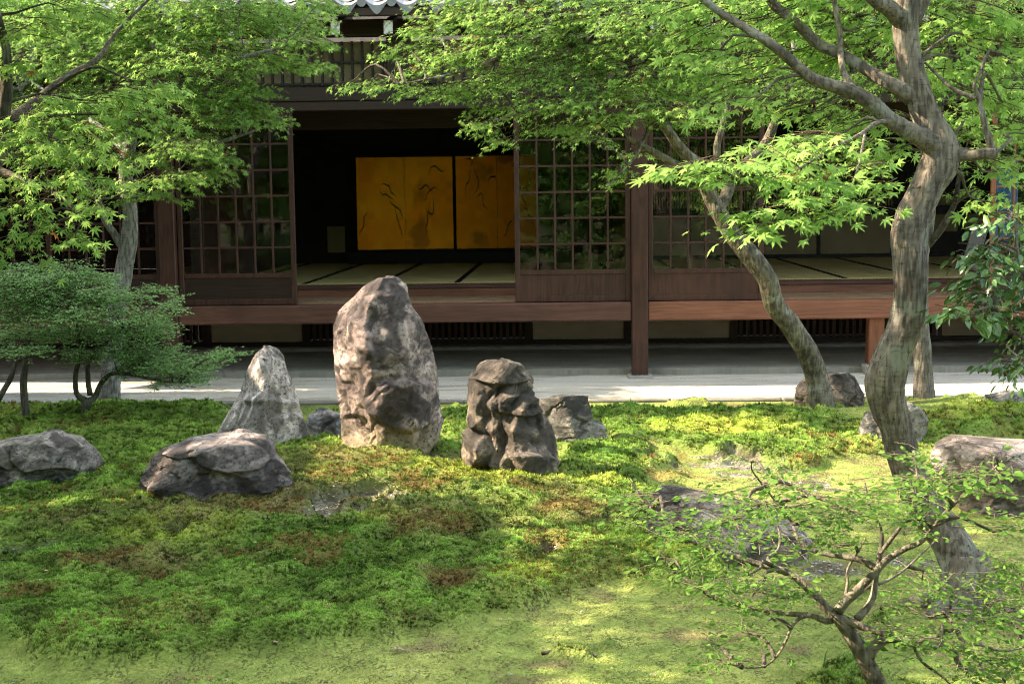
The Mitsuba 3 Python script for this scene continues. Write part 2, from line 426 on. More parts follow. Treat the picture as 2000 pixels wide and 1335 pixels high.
c0, L0, B0, R0 = moss_color(XX, YY, np.random.default_rng(1).random(XX.shape))
soil = lerp3((0.10, 0.085, 0.06), (0.27, 0.25, 0.22), sstep(0.42, 0.66, fbm(np.stack([XX * 11, YY * 11, 0 * XX + 3], -1), 4, 14)) * 0.9)
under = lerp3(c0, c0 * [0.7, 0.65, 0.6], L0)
under = lerp3(under, (0.14, 0.075, 0.028), R0 * 0.6)
under = lerp3(under, soil, sstep(0.25, 0.6, B0))
gv = np.stack([XX, YY, HH], -1).reshape(-1, 3)
ni, nj = XX.shape
gi, gj = np.meshgrid(np.arange(ni - 1), np.arange(nj - 1), indexing='ij')
q = np.stack([gi * nj + gj, (gi + 1) * nj + gj, (gi + 1) * nj + gj + 1, gi * nj + gj + 1], -1).reshape(-1, 4)
gf = np.vstack([q[:, [0, 1, 2]], q[:, [0, 2, 3]]])
put('ground', gv, gf, 'm_soil', under.reshape(-1, 3), True)
tag('ground', 'mossy garden ground rising in a low mound around the standing rocks', 'ground', kind='structure')
# the same garden goes on outside the fine sheet
v, f = box_arrays(-40, 40, -25, 45, -0.6, -0.35)
k = put('bare_earth', v, f, 'm_earth')
tag(k, 'bare earth beneath and around the halls', 'ground', kind='structure')
acc = Acc()
for a in ((-40, GX0, -25, PATH0), (GX1, 40, -25, PATH0), (GX0, GX1, -25, GY0)):
    v = np.array([[a[0], a[2], 0], [a[1], a[2], 0], [a[1], a[3], 0], [a[0], a[3], 0]], float) + [0, 0, 0.0]
    acc.add(v, [[0, 1, 2], [0, 2, 3]], (0.06, 0.09, 0.03))
acc.emit('moss_lawn', 'm_soil')
tag('moss_lawn', 'low mossy lawn that goes on beyond the picture', 'ground', kind='structure')

rng = np.random.default_rng(5)


def scatter(n, y0=5.0, y1=13.4):
    """Ground points, as dense in the view near the camera as far away."""
    Y = 1 / (1 / y1 + rng.random(n) * (1 / y0 - 1 / y1))
    px = rng.uniform(-40, 2040, n)
    X = (px - 1100) / F * Y + 0.02 * rng.normal(size=n)
    return X, Y


def tufts(n, keep, size, blades, tone, lean=0.5, up=1.0, wide=0.16, low=0.55):
    X, Y = scatter(n)
    m = keep(X, Y) > rng.random(n)
    X, Y = X[m], Y[m]
    n = len(X)
    c, L, B, R = moss_color(X, Y, rng.random(n))
    red = (R * 0.52 > rng.random(n))
    clump = fbm(np.stack([X * 17, Y * 17, 0 * X], -1), 2, 51)
    c = c * (rng.uniform(0.75, 1.25, n) * (0.45 + 1.1 * sstep(0.25, 0.75, clump)))[:, None]
    c = np.where(red[:, None], lerp3((0.19, 0.08, 0.035), (0.24, 0.19, 0.06), rng.random(n)), c * tone)
    grow = np.clip(Y / 8.0, 0.8, 1.4)                # far tufts stand for several
    s = size * rng.uniform(0.6, 1.3, n) * grow
    z = ground_z(X, Y)
    az = rng.uniform(0, 2 * np.pi, (n, blades))
    tilt = rng.uniform(0.15, 1.0, (n, blades)) * lean
    d = np.stack([np.cos(az) * tilt, np.sin(az) * tilt, up * np.sqrt(np.maximum(0.05, 1 - tilt ** 2))], -1)
    side = np.stack([-np.sin(az), np.cos(az), 0 * az], -1)
    base = np.stack([X, Y, z - 0.003], -1)[:, None] + np.stack([np.cos(az), np.sin(az), 0 * az], -1) * (s * 0.15)[:, None, None]
    tip = base + d * (s[:, None] * rng.uniform(0.7, 1.2, (n, blades)))[..., None]
    w = (s * wide)[:, None, None]
    v = np.stack([base - side * w, base + side * w, tip], 2).reshape(-1, 3)
    cc = np.repeat(c[:, None], blades, 1)
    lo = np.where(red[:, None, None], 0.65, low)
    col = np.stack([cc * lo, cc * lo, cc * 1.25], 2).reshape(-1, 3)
    f = np.arange(n * blades * 3).reshape(-1, 3)
    return v, f, col


acc = Acc()
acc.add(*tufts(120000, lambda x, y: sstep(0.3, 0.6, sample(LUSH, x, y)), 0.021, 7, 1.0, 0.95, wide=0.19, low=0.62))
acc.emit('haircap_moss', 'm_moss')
tag('haircap_moss', 'springy haircap moss in deep green cushions with red brown tips', 'moss', kind='stuff')
acc = Acc()
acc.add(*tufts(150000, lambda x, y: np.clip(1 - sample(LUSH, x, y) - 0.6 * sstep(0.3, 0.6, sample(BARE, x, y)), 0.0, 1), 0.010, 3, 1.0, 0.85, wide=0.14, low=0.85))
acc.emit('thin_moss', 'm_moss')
tag('thin_moss', 'low yellowish moss in a thin mat over the flatter ground', 'moss', kind='stuff')


# pebbles and litter on the bare soil
def pebbles(n, keep, s0, s1, cols, flat=0.5):
    X, Y = scatter(n)
    m = keep(X, Y) > rng.random(n)
    X, Y = X[m], Y[m]
    ico = trimesh.creation.icosphere(subdivisions=0)
    V, Fc = np.array(ico.vertices), np.array(ico.faces)
    a = Acc()
    for x, y in zip(X, Y):
        s = rng.uniform(s0, s1)
        w = V * (1 + 0.5 * (rng.random((len(V), 1)) - 0.5)) * [s, s * rng.uniform(0.6, 1.0), s * flat]
        t = rng.uniform(0, 6.3)
        w = w @ np.array([[math.cos(t), math.sin(t), 0], [-math.sin(t), math.cos(t), 0], [0, 0, 1]])
        a.add(w + [x, y, float(ground_z(x, y)) + s * flat * 0.4], Fc, np.array(cols[rng.integers(len(cols))]) * rng.uniform(0.6, 1.3))
    return a


pebbles(90000, lambda x, y: 0.8 * sstep(0.2, 0.55, sample(BARE, x, y)) * (rng.random(len(x)) < 0.75) + 0.0012, 0.003, 0.011, [(0.38, 0.36, 0.34), (0.5, 0.49, 0.47), (0.25, 0.21, 0.18), (0.30, 0.22, 0.15)]).emit('pebbles', 'm_soil')
tag('pebbles', 'small grey pebbles and litter strewn over the bare soil patches', 'pebbles', kind='stuff')

# ------------------------------------------------------------------ path, platform, edging


def sheet(key, x0, x1, y0, y1, z, mat, label, nx=240, ny=24, amp=0.008, yedge=None, thick=0.25):
    xs, ts = np.linspace(x0, x1, nx), np.linspace(0, 1, ny)
    X, Tt = np.meshgrid(xs, ts, indexing='ij')
    Y0 = y0 + (yedge(X) if yedge is not None else 0)
    Y = Y0 + (y1 - Y0) * Tt
    Z = z + amp * 2 * (fbm(np.stack([X * 1.5, Y * 3.0, 0 * X + z * 50], -1), 4, 31) - 0.5)
    v = np.stack([X, Y, Z], -1)
    low = v[:, :1].copy(); low[..., 2] -= thick; low[..., 1] -= 0.01
    v = np.concatenate([low, v], 1)
    ny += 1
    i, j = np.meshgrid(np.arange(nx - 1), np.arange(ny - 1), indexing='ij')
    q = np.stack([i * ny + j, (i + 1) * ny + j, (i + 1) * ny + j + 1, i * ny + j + 1], -1).reshape(-1, 4)
    put(key, v.reshape(-1, 3), np.vstack([q[:, [0, 1, 2]], q[:, [0, 2, 3]]]), mat)
    tag(key, label, 'path', kind='structure')


sheet('path', -14, 12, PATH0 + 0.12, PATH1 + 0.2, 0.02, 'm_gravel', 'pale sandy gravel path running along the hall')
sheet('earth_terrace', -14, 12, PATH1 - 0.05, 20.5, 0.085, 'm_earth', 'dusty beaten earth terrace under the hall', amp=0.006,
      yedge=lambda X: 0.16 * (fbm(np.stack([X * 2.3, 0 * X, 0 * X], -1), 4, 33) - 0.5), nx=600)
x = -8.0
rk = np.random.default_rng(8)
tag('path_edging', 'long low line of grey edging stones between moss and path', 'edging')
while x < 8.0:
    w = rk.uniform(0.7, 1.5)
    v, f = box_arrays(x, x + w - 0.012, PATH0 - 0.03 + rk.uniform(-.008, .008), PATH0 + 0.10 + rk.uniform(-.01, .01), -0.2, 0.032 + rk.uniform(-0.008, 0.008), 0.012)
    put(sub('path_edging', 'stone'), v, f, 'm_dark_stone')
    x += w


# ------------------------------------------------------------------ rocks
def rock(key, Y, prof, label, seed, deep=0.8, cols=None, res=(170, 220), planes=7, amp=1.0, sink=0.25, streak=(1, 1, 1), cuts=14, base_tint=None, ridge=None, strata=0.0, bumps=()):
    """A boulder that stands at depth Y: prof = rows (y, left, right) of its outline in the photograph from the top down."""
    r = np.random.default_rng(seed)
    py, xl, xr = prof[-1]
    Y = ground_hit(0.5 * (xl + xr), py, 0.015)[1]       # its foot meets the ground there
    Y = Y + 0.16 * (xr - xl) * Y / F * min(deep, 1.0)
    rows = []
    for py, xl, xr in prof:
        a, b = P(xl, py, Y), P(xr, py, Y)
        rows.append((0.5 * (a[2] + b[2]), a[0], b[0]))
    rows = np.array(rows)
    rows = np.vstack([rows, [rows[-1, 0] - sink, rows[-1, 1] - 0.05, rows[-1, 2] + 0.05]])[::-1]
    z0, z1 = rows[0, 0], rows[-1, 0]
    n, m = res
    z = np.linspace(z0, z1, n)
    xl, xr = np.interp(z, rows[:, 0], rows[:, 1]), np.interp(z, rows[:, 0], rows[:, 2])
    xl, xr = gaussian_filter(xl, n / 90, mode='nearest'), gaussian_filter(xr, n / 90, mode='nearest')
    W = (xr - xl) / 2
    Wm = W.max()
    th = np.arange(m) * 2 * np.pi / m
    phi = np.sort((np.arange(planes) + r.uniform(-.33, .33, planes)) * 2 * np.pi / planes) + r.uniform(0, 6)
    if ridge is not None:
        phi[:len(ridge)] = [q_[0] for q_ in ridge]
    R = np.full((n, m), 9.0)
    rd = [q_[1] for q_ in ridge] if ridge else None
    for kk, ph in enumerate(phi):
        d = (rd[kk] if rd and kk < len(rd) else r.uniform(0.72, 1.05)) * (1 + 0.5 * (fbm(np.stack([z * 2.2, 0 * z + kk * 7.7, 0 * z + seed], -1), 3, seed) - 0.5))
        c = np.cos(th - ph)
        R = np.minimum(R, np.where(c > 0.12, d[:, None] / np.maximum(c, 0.12), 9.0))
    R = np.minimum(R, 1.5)
    R = gaussian_filter(R, (n / 120, m / 150), mode=('nearest', 'wrap'))
    ux, uy = R * np.cos(th), R * np.sin(th)
    lo, hi = ux.min(1), ux.max(1)
    sx = (ux - lo[:, None]) / (hi - lo)[:, None]
    # depth shrinks with the width near the top, less than the width does
    D = deep * (0.35 * Wm + 0.65 * W) if deep > 0 else -deep * W
    x = xl[:, None] + sx * (xr - xl)[:, None]
    y = Y + 0.06 * Wm + uy * D[:, None]
    v = np.stack([x, y, np.repeat(z[:, None], m, 1)], -1)
    cc_ = v.reshape(-1, 3).mean(0)
    for _ in range(cuts):                              # flat breaks
        nrm = r.normal(size=3) * [1, 1, 0.6]
        nrm = unit(nrm * [1, 1, 0] + [0, 0, abs(nrm[2])])
        sdist = (v - cc_) @ nrm
        mx_ = np.quantile(sdist, 0.999)
        off = mx_ * r.uniform(0.80, 0.97)
        v = v - np.maximum(0, sdist - off)[..., None] * nrm * 0.85
    # cap: shrink rings to the top
    capn = 14
    top = v[-1]
    cen = top.mean(0)
    caps = [cen + (top - cen) * s + [0, 0, 0.05 * Wm * (1 - s * s)] for s in np.cos(np.linspace(0.12, 1.50, capn))]
    v = np.concatenate([v, np.array(caps)], 0)
    N = len(v)
    cx = v[:, :, :].mean(1, keepdims=True)
    out = unit((v - cx) * [1, 1, 0.0] + [0, 0, 1e-4])
    k = np.clip((np.arange(N) - n) / capn, 0, 1)[:, None, None]
    out = unit(out * (1 - k) + np.array([0, 0, 1.0]) * k)
    q = v * np.array(streak) + seed * 3.7
    n1 = fbm(q * 3.2 / max(Wm, .3) * 0.5, 4, seed)
    n2 = np.abs(fbm(q * 5.5, 4, seed + 1) - 0.5) * 2
    n3 = fbm(q * 22, 4, seed + 2)
    crack = sstep(0.055, 0.0, np.abs(fbm(q * 2.6 + 0.25 * n3[..., None], 3, seed + 3) - 0.5))
    n4 = 1 - np.abs(fbm(q * 9.5 + 3, 3, seed + 4) - 0.5) * 4
    vq = q * 3.1 + 0.35 * (n3[..., None] - 0.5)
    cell = np.floor(vq[..., 2] * 1.7 + vq[..., 0] * 0.8 + 1.5 * fbm(vq, 2, seed + 9))
    chip = meshkit.noise(np.stack([cell * 5.3, np.floor(vq[..., 0] * 2.1 + vq[..., 1]) * 3.7, 0 * cell], -1), seed)
    disp = amp * (0.10 * Wm * (n1 - 0.5) + 0.022 * (n2 - 0.3) + 0.010 * (n4 - 0.5) + 0.011 * (n3 - 0.5) + 0.006 * (chip - 0.5) - 0.018 * crack)
    if bumps:                                          # ledges, blocks and hollows of the face
        bx_, by_, _ = proj(v.reshape(-1, 3))
        bx_, by_ = bx_.reshape(v.shape[:2]), by_.reshape(v.shape[:2])
        face = sstep(0.25, -0.25, out[..., 1])
        wv = 0.5 * (fbm(q * 6 + 2, 3, seed + 31) - 0.5)
        for b0, b1, r0, r1, amp_ in bumps:
            dd = np.sqrt(((bx_ - b0) / r0) ** 2 + ((by_ - b1) / r1) ** 2) + wv
            disp = disp + face * amp_ * sstep(1.12, 0.86, dd)
    if strata:
        lay = (v[..., 2] * 0.9 + v[..., 0] * 0.25 + 0.12 * n1) * 9
        disp = disp + strata * (np.abs(lay - np.floor(lay) - 0.5) - 0.25)
    v = v + out * disp[..., None]
    lo, hi = (gaussian_filter(f_(1), 3.0, mode='nearest') for f_ in (v[:n, :, 0].min, v[:n, :, 0].max))   # the outline of the photograph again
    fit = (v[:n, :, 0] - lo[:, None]) / (hi - lo)[:, None] * (xr - xl)[:, None] + xl[:, None]
    mid_, half_ = (xl[-1] + xr[-1]) / 2, (xr[-1] - xl[-1]) / (hi[-1] - lo[-1])
    v[n:, :, 0] = mid_ + (v[n:, :, 0] - (lo[-1] + hi[-1]) / 2) * half_
    v[:n, :, 0] = fit
    i, j = np.meshgrid(np.arange(N - 1), np.arange(m), indexing='ij')
    qd = np.stack([i * m + j, i * m + (j + 1) % m, (i + 1) * m + (j + 1) % m, (i + 1) * m + j], -1).reshape(-1, 4)
    f = np.vstack([qd[:, [0, 1, 2]], qd[:, [0, 2, 3]]])
    V = v.reshape(-1, 3)
    f = np.vstack([f, np.stack([np.full(m, len(V)), (N - 1) * m + np.arange(m), (N - 1) * m + (np.arange(m) + 1) % m], 1)])
    V = np.vstack([V, v[-1].mean(0)])
    # colour
    cols = cols or dict(a=(0.20, 0.17, 0.16), b=(0.36, 0.32, 0.30), light=(0.55, 0.52, 0.49), dark=(0.075, 0.066, 0.062))
    s = V * np.array(streak) + seed
    w_ = 0.22 * np.stack([fbm(s * 5 + 20 * k_, 3, seed + 20 + k_) - 0.5 for k_ in range(3)], 1)
    s = s + w_
    g1, g2, g3, g4 = fbm(s * 2.6, 4, seed + 5), fbm(s * 11, 5, seed + 6), fbm(s * 42, 3, seed + 7), fbm(s * 7.5 + 9, 5, seed + 8)
    vein = sstep(0.03, 0.0, np.abs(fbm(s * 5.2 + 3, 4, seed + 11) - 0.5))
    c = lerp3(cols['a'], cols['b'], (g1 - 0.5) * 2.2 + 0.5)
    c = lerp3(c, cols['light'], sstep(0.53, 0.68, g2) * 0.8)
    c = lerp3(c, cols['dark'], sstep(0.47, 0.60, g4) * 0.9)
    c = lerp3(c, np.asarray(cols['dark']) * 0.8, vein * 0.55)
    c = c * (0.25 + 1.5 * g3)[:, None]
    ck = np.append(crack.reshape(-1), 0)
    c = lerp3(c, np.asarray(cols['dark']) * 0.7, ck * 0.7)
    if base_tint is not None:
        t = sstep(z0 + sink + base_tint[3], z0 + sink, V[:, 2] + 0.10 * (g2 - 0.5))
        c = lerp3(c, np.array(base_tint[:3]) * (0.6 + 0.8 * g3)[:, None], t * 0.85)
    put(key, V, f, 'm_rock', np.clip(c, 0.01, 0.8), True)
    tag(key, label, 'rock')
    return key


PURPLE = dict(a=(0.15, 0.12, 0.12), b=(0.36, 0.28, 0.265), light=(0.60, 0.49, 0.455), dark=(0.062, 0.052, 0.055))
PALE = dict(a=(0.42, 0.395, 0.395), b=(0.58, 0.535, 0.525), light=(0.78, 0.76, 0.74), dark=(0.17, 0.16, 0.16))
DUN = dict(a=(0.11, 0.092, 0.08), b=(0.23, 0.19, 0.16), light=(0.40, 0.31, 0.235), dark=(0.045, 0.04, 0.036))
GREY = dict(a=(0.12, 0.117, 0.11), b=(0.21, 0.20, 0.185), light=(0.33, 0.31, 0.28), dark=(0.055, 0.053, 0.05))
rock('tall_rock', 9.35, [(542, 738, 772), (552, 712, 790), (575, 690, 798), (600, 658, 806), (630, 649, 824), (680, 650, 842), (730, 654, 852), (770, 657, 854), (800, 663, 858), (830, 664, 863), (860, 666, 856), (880, 664, 842), (892, 662, 838)],
     'tallest standing rock, mottled grey and purple, at the centre of the moss mound', 41, deep=0.72, cols=PURPLE, res=(200, 240), planes=6, amp=1.0, base_tint=(0.48, 0.40, 0.22, 0.28), bumps=[(795, 790, 72, 50, 0.055), (760, 640, 60, 70, 0.03), (700, 700, 36, 90, 0.03), (690, 850, 40, 40, -0.03)], ridge=[(3.95, .72), (5.05, .80), (2.9, .95), (0.1, .95), (6.0, .9), (1.5, .9)], streak=(1, 1, .8))
rock('pointed_rock', 10.2, [(668, 508, 520), (680, 500, 540), (700, 492, 552), (725, 480, 560), (750, 470, 572), (775, 460, 580), (800, 445, 588), (830, 428, 600), (860, 415, 609), (885, 412, 614)],
     'pale pointed rock with a bright peak left of the tallest rock', 52, deep=0.75, cols=PALE, res=(150, 200), planes=5, amp=0.8, streak=(1.3, 1.3, .45), cuts=9, bumps=[(515, 835, 92, 58, 0.05), (500, 730, 26, 50, 0.03), (560, 850, 40, 40, 0.03)], ridge=[(3.75, .62), (5.6, .72), (0.4, .9), (2.6, .9), (1.5, .9)])
rock('blocky_rock', 9.05, [(697, 962, 1004), (706, 945, 1022), (722, 918, 1026), (740, 914, 1040), (770, 913, 1046), (800, 914, 1058), (830, 908, 1078), (860, 902, 1086), (890, 902, 1092), (915, 915, 1090), (935, 935, 1086)],
     'dark stepped angular rock on the right of the tallest rock', 67, deep=0.85, cols=DUN, res=(180, 220), planes=6, amp=1.15, streak=(1.2, 1.2, .7), base_tint=(0.12, 0.10, 0.05, 0.12), cuts=20, bumps=[(985, 728, 50, 24, 0.05), (930, 880, 34, 42, 0.10), (1045, 850, 42, 80, 0.09), (975, 830, 22, 80, -0.025), (940, 790, 18, 60, 0.04), (1010, 790, 46, 20, 0.045), (1030, 905, 50, 24, 0.05)], ridge=[(3.7, .74), (4.9, .85), (5.8, .8), (0.3, .95), (2.6, .95), (1.4, .9)], strata=0.025)
rock('square_rock', 10.75, [(766, 1062, 1130), (771, 1052, 1146), (790, 1050, 1152), (815, 1050, 1158), (826, 1050, 1162), (830, 1050, 1180), (850, 1050, 1187), (868, 1050, 1190)],
     'squared grey rock half hidden behind the dark stepped rock', 71, deep=0.8, cols=GREY, res=(110, 170), planes=5, amp=0.7)
rock('small_rock', 11.2, [(797, 620, 650), (803, 606, 664), (820, 600, 680), (840, 598, 690), (862, 596, 690)],
     'small low blue grey rock between the pale pointed rock and the tallest rock', 73, deep=0.9, cols=dict(a=(0.16, 0.16, 0.17), b=(0.26, 0.26, 0.28), light=(0.36, 0.36, 0.37), dark=(0.07, 0.07, 0.075)), res=(80, 130))
rock('sloping_rock', 8.6, [(848, 452, 490), (852, 385, 512), (858, 366, 524), (868, 330, 532), (878, 312, 536), (892, 296, 546), (908, 288, 562), (925, 278, 570), (945, 268, 572), (965, 264, 560), (986, 262, 520)],
     'broad sloping purplish boulder at the front left of the pale pointed rock', 84, deep=0.6, cols=dict(a=(0.20, 0.165, 0.165), b=(0.33, 0.28, 0.275), light=(0.46, 0.40, 0.39), dark=(0.085, 0.072, 0.072)), res=(150, 260), amp=0.9, bumps=[(330, 910, 46, 50, 0.04), (450, 890, 70, 30, 0.05), (420, 950, 60, 26, -0.04), (520, 930, 40, 40, 0.04), (370, 875, 40, 20, 0.03)], base_tint=(0.28, 0.21, 0.13, 0.1))
rock('rounded_rock', 9.4, [(849, 70, 120), (856, 20, 150), (866, -20, 166), (885, -60, 186), (905, -90, 196), (930, -110, 190), (957, -120, 120)],
     'rounded grey boulder cut off by the left edge of the picture', 95, deep=0.55, cols=dict(a=(0.17, 0.16, 0.15), b=(0.29, 0.27, 0.255), light=(0.42, 0.39, 0.36), dark=(0.075, 0.068, 0.064)), res=(130, 240), bumps=[(70, 890, 40, 36, 0.05), (140, 905, 40, 40, 0.04), (20, 880, 26, 40, 0.03), (100, 930, 50, 16, -0.04)], base_tint=(0.26, 0.20, 0.13, 0.08))
rock('craggy_rock', 13.0, [(728, 1600, 1660), (738, 1580, 1676), (752, 1552, 1684), (768, 1548, 1692), (792, 1547, 1696)],
     'craggy brown rock at the path edge behind the bent maple trunk', 102, deep=0.8, cols=DUN, res=(90, 150))
rock('grey_rock', 10.9, [(780, 1758, 1792), (792, 1720, 1802), (810, 1690, 1808), (835, 1678, 1812), (872, 1674, 1818)],
     'grey rock behind the foot of the big leaning maple', 107, deep=0.8, cols=GREY, res=(90, 150))
rock('pink_rock', 9.0, [(855, 1850, 1900), (859, 1835, 1985), (866, 1824, 2040), (885, 1818, 2080), (910, 1822, 2100), (940, 1840, 2110), (970, 1860, 2110), (1000, 1880, 2100)],
     'large pinkish grey boulder at the right edge of the picture', 113, deep=0.7, cols=dict(a=(0.26, 0.21, 0.20), b=(0.38, 0.32, 0.31), light=(0.47, 0.42, 0.40), dark=(0.10, 0.085, 0.08)), res=(120, 220), amp=0.7)
rock('flat_rock', 7.75, [(958, 1290, 1350), (966, 1278, 1400), (985, 1270, 1470), (1010, 1264, 1530), (1035, 1264, 1570), (1060, 1290, 1590), (1085, 1340, 1585)],
     'low flat brown boulder seen through the leaves of the front shrub', 121, deep=0.7, cols=dict(a=(0.27, 0.22, 0.205), b=(0.43, 0.36, 0.33), light=(0.58, 0.51, 0.47), dark=(0.06, 0.05, 0.045)), res=(110, 220), amp=1.0)
rock('dark_stone', 13.3, [(768, 1960, 2010), (776, 1935, 2040), (795, 1925, 2050)],
     'small dark stone beside the path at the far right edge', 127, deep=0.8, cols=GREY, res=(50, 90))

# ------------------------------------------------------------------ the hall
H = 'temple_hall'
tag(H, 'dark timber hall with open veranda, sliding glass doors and tiled eaves', 'building')


def X(px, Y=YF, py=590):
    return P(px, py, Y)[0]


def Z(py, Y=YF, px=1000):
    return P(px, py, Y)[2]


VZ, TZ, BZ = 0.84, 0.985, 0.635                        # veranda, mats, underside of the edge beam
XL, XR = -9.5, 8.5
posts = [X(335) + d for d in (-2 * (X(1249) - X(335)), -(X(1249) - X(335)), 0, X(1249) - X(335), 2 * (X(1249) - X(335)))]
BAY = X(1249) - X(335)
PW = 0.088
for i, xp in enumerate(posts):
    if not XL < xp < XR:
        continue
    add_box(H, 'post', 'm_wood_z', xp - PW, xp + PW, YF - 0.10, YF + 0.08, 0.0, 3.75, 0.012)
    st = sub(H, 'footing_stone')
    v, f = box_arrays(xp - 0.135, xp + 0.135, YF - 0.17, YF + 0.14, -0.1, 0.045, 0.02)
    put(st, v, f, 'm_stone')
for i in range(-2, 3):                                 # short posts below the middle of each bay
    xp = posts[2] + (i + 0.5) * BAY
    if XL < xp < XR:
        add_box(H, 'floor_post', 'm_wood_orange_z', xp - 0.085, xp + 0.085, YF + 0.02, YF + 0.19, 0.0, BZ, 0.01)
        v, f = box_arrays(xp - 0.13, xp + 0.13, YF - 0.03, YF + 0.24, -0.1, 0.125, 0.02)
        put(sub(H, 'footing_stone'), v, f, 'm_stone')
edges = [XL] + [p for p in posts if XL < p < XR] + [XR]
for a, b in zip(edges[:-1], edges[1:]):
    a2, b2 = a + (PW if a in posts else 0), b - (PW if b in posts else 0)
    k = add_box(H, 'edge_beam', 'm_wood_x' if b < 1.2 else 'm_wood_orange', a2, b2, YF - 0.08, YF + 0.12, BZ, VZ - 0.002, 0.014)
    add_box(H, 'lintel', 'm_wood_dark', a2, b2, YF - 0.07, YF + 0.07, 2.93, 3.03, 0.006)
    add_box(H, 'upper_lintel', 'm_wood_dark', a2, b2, YF - 0.10, YF + 0.06, 3.03, 3.18, 0.006)
# veranda boards
y = YF + 0.122
while y < 16.48:
    add_box(H, 'veranda_board', 'm_plank', XL, XR, y, y + 0.172, VZ - 0.035, VZ + 0.001 * ((int(y * 100) * 7) % 5), 0.004)
    y += 0.176
# the inner sill: two steps of timber up to the mats
add_box(H, 'inner_sill', 'm_wood_orange', XL, XR, 16.50, 16.62, VZ - 0.05, 0.925, 0.008)
add_box(H, 'threshold', 'm_wood_x', XL, XR, 16.60, 16.80, 0.926, 0.975, 0.008)
add_box(H, 'inner_lintel', 'm_wood_dark', XL, XR, 16.62, 16.76, 2.79, 3.10, 0.006)
for p in [X(335), X(1249)]:
    add_box(H, 'inner_post', 'm_wood_dark', p - 0.08, p + 0.08, 16.62, 16.80, 0.976, 2.79, 0.006)
YB = 22.3
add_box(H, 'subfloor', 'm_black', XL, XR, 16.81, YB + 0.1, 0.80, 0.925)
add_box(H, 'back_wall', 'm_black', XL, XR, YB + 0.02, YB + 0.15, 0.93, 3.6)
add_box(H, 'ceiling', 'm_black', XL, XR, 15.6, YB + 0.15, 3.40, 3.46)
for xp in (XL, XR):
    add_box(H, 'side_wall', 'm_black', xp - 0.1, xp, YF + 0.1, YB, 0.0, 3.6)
add_box(H, 'partition', 'm_wood_dark', X(1249) - 0.04, X(1249) + 0.04, 16.85, YB, 0.986, 3.39)
add_box(H, 'partition', 'm_wood_dark', X(335) - 0.04, X(335) + 0.04, 16.85, YB, 0.986, 3.39)
# mats
mx = X(893, 16.82, 551)
MW, ML = 0.912, 1.82
i0, i1 = int((XL - mx) / MW) - 1, int((XR - mx) / MW) + 2
for i in range(i0, i1):
    for j in range(3):
        x0, x1 = mx + i * MW, mx + (i + 1) * MW
        y0, y1 = 16.82 + j * ML, 16.82 + (j + 1) * ML
        if x0 < -6.3 or x1 > 7.6:
            continue
        k = add_box(H, 'tatami_mat', 'm_tatami', x0 + 0.002, x1 - 0.002, y0 + 0.002, y1 - 0.002, 0.93, TZ, 0.004)
        for s in (0, 1):
            xa = x0 + 0.003 if s == 0 else x1 - 0.036
            v, f = box_arrays(xa, xa + 0.033, y0 + 0.003, y1 - 0.003, TZ - 0.003, TZ + 0.0025)
            put(sub(k, 'border'), v, f, 'm_black')


# sliding doors: stiles, rails, bars and panes
def sliding_door(xa, xb, label=None, yoff=0.0, bars=5, rows=6, top=2.925, mat='m_wood_z', zb=VZ + 0.005, bottom_mat='m_wood_dark', seed=0, pane_bottom=None, skip_bottom=False):
    d = sub(H, 'sliding_door')
    if label:
        tag(d, label)
    r = np.random.default_rng(seed)
    y0, y1 = YF - 0.022 + yoff, YF + 0.022 + yoff
    sw = 0.055
    for a, b in ((xa, xa + sw), (xb - sw, xb)):
        v, f = box_arrays(a, b, y0, y1, zb, top, 0.005)
        put(sub(d, 'stile'), v, f, mat)
    zp0, zp1 = zb + 0.065, zb + 0.295                  # the wooden panel below
    for a, b in ((zb, zp0), (zp1, zp1 + 0.05), (top - 0.06, top)):
        v, f = box_arrays(xa + sw + .0005, xb - sw - .0005, y0 + 0.003, y1 - 0.003, a, b, 0.004)
        put(sub(d, 'rail'), v, f, mat)
    v, f = box_arrays(xa + sw, xb - sw, y0 + 0.016, y1 - 0.016, zp0, zp1)
    put(sub(d, 'panel'), v, f, bottom_mat)
    g0, g1 = zp1 + 0.05, top - 0.06
    xs, zs = np.linspace(xa + sw, xb - sw, bars + 2), np.linspace(g0, g1, rows + 1)
    bw = 0.011
    for xq in xs[1:-1]:
        v, f = box_arrays(xq - bw, xq + bw, y0 + 0.006, y1 - 0.008, g0, g1, 0.003)
        put(sub(d, 'upright_bar'), v, f, mat)
    for zq in zs[1:-1]:
        v, f = box_arrays(xa + sw, xb - sw, y0 + 0.0085, y1 - 0.0105, zq - bw, zq + bw, 0.003)
        put(sub(d, 'cross_bar'), v, f, mat)
    for i in range(bars + 1):
        for j in range(rows):
            a, b, c, e = xs[i] + (bw if i else 0), xs[i + 1] - (bw if i < bars else 0), zs[j] + (bw if j else 0), zs[j + 1] - (bw if j < rows - 1 else 0)
            tx, tz = r.normal(0, 0.0007, 2)
            ym = YF + yoff + 0.004
            v = np.array([[a, ym - tx - tz, c], [b, ym + tx - tz, c], [b, ym + tx + tz, e], [a, ym - tx + tz, e]])
            put(sub(d, 'pane'), v, [[0, 1, 2], [0, 2, 3]], 'm_glass')
    return d


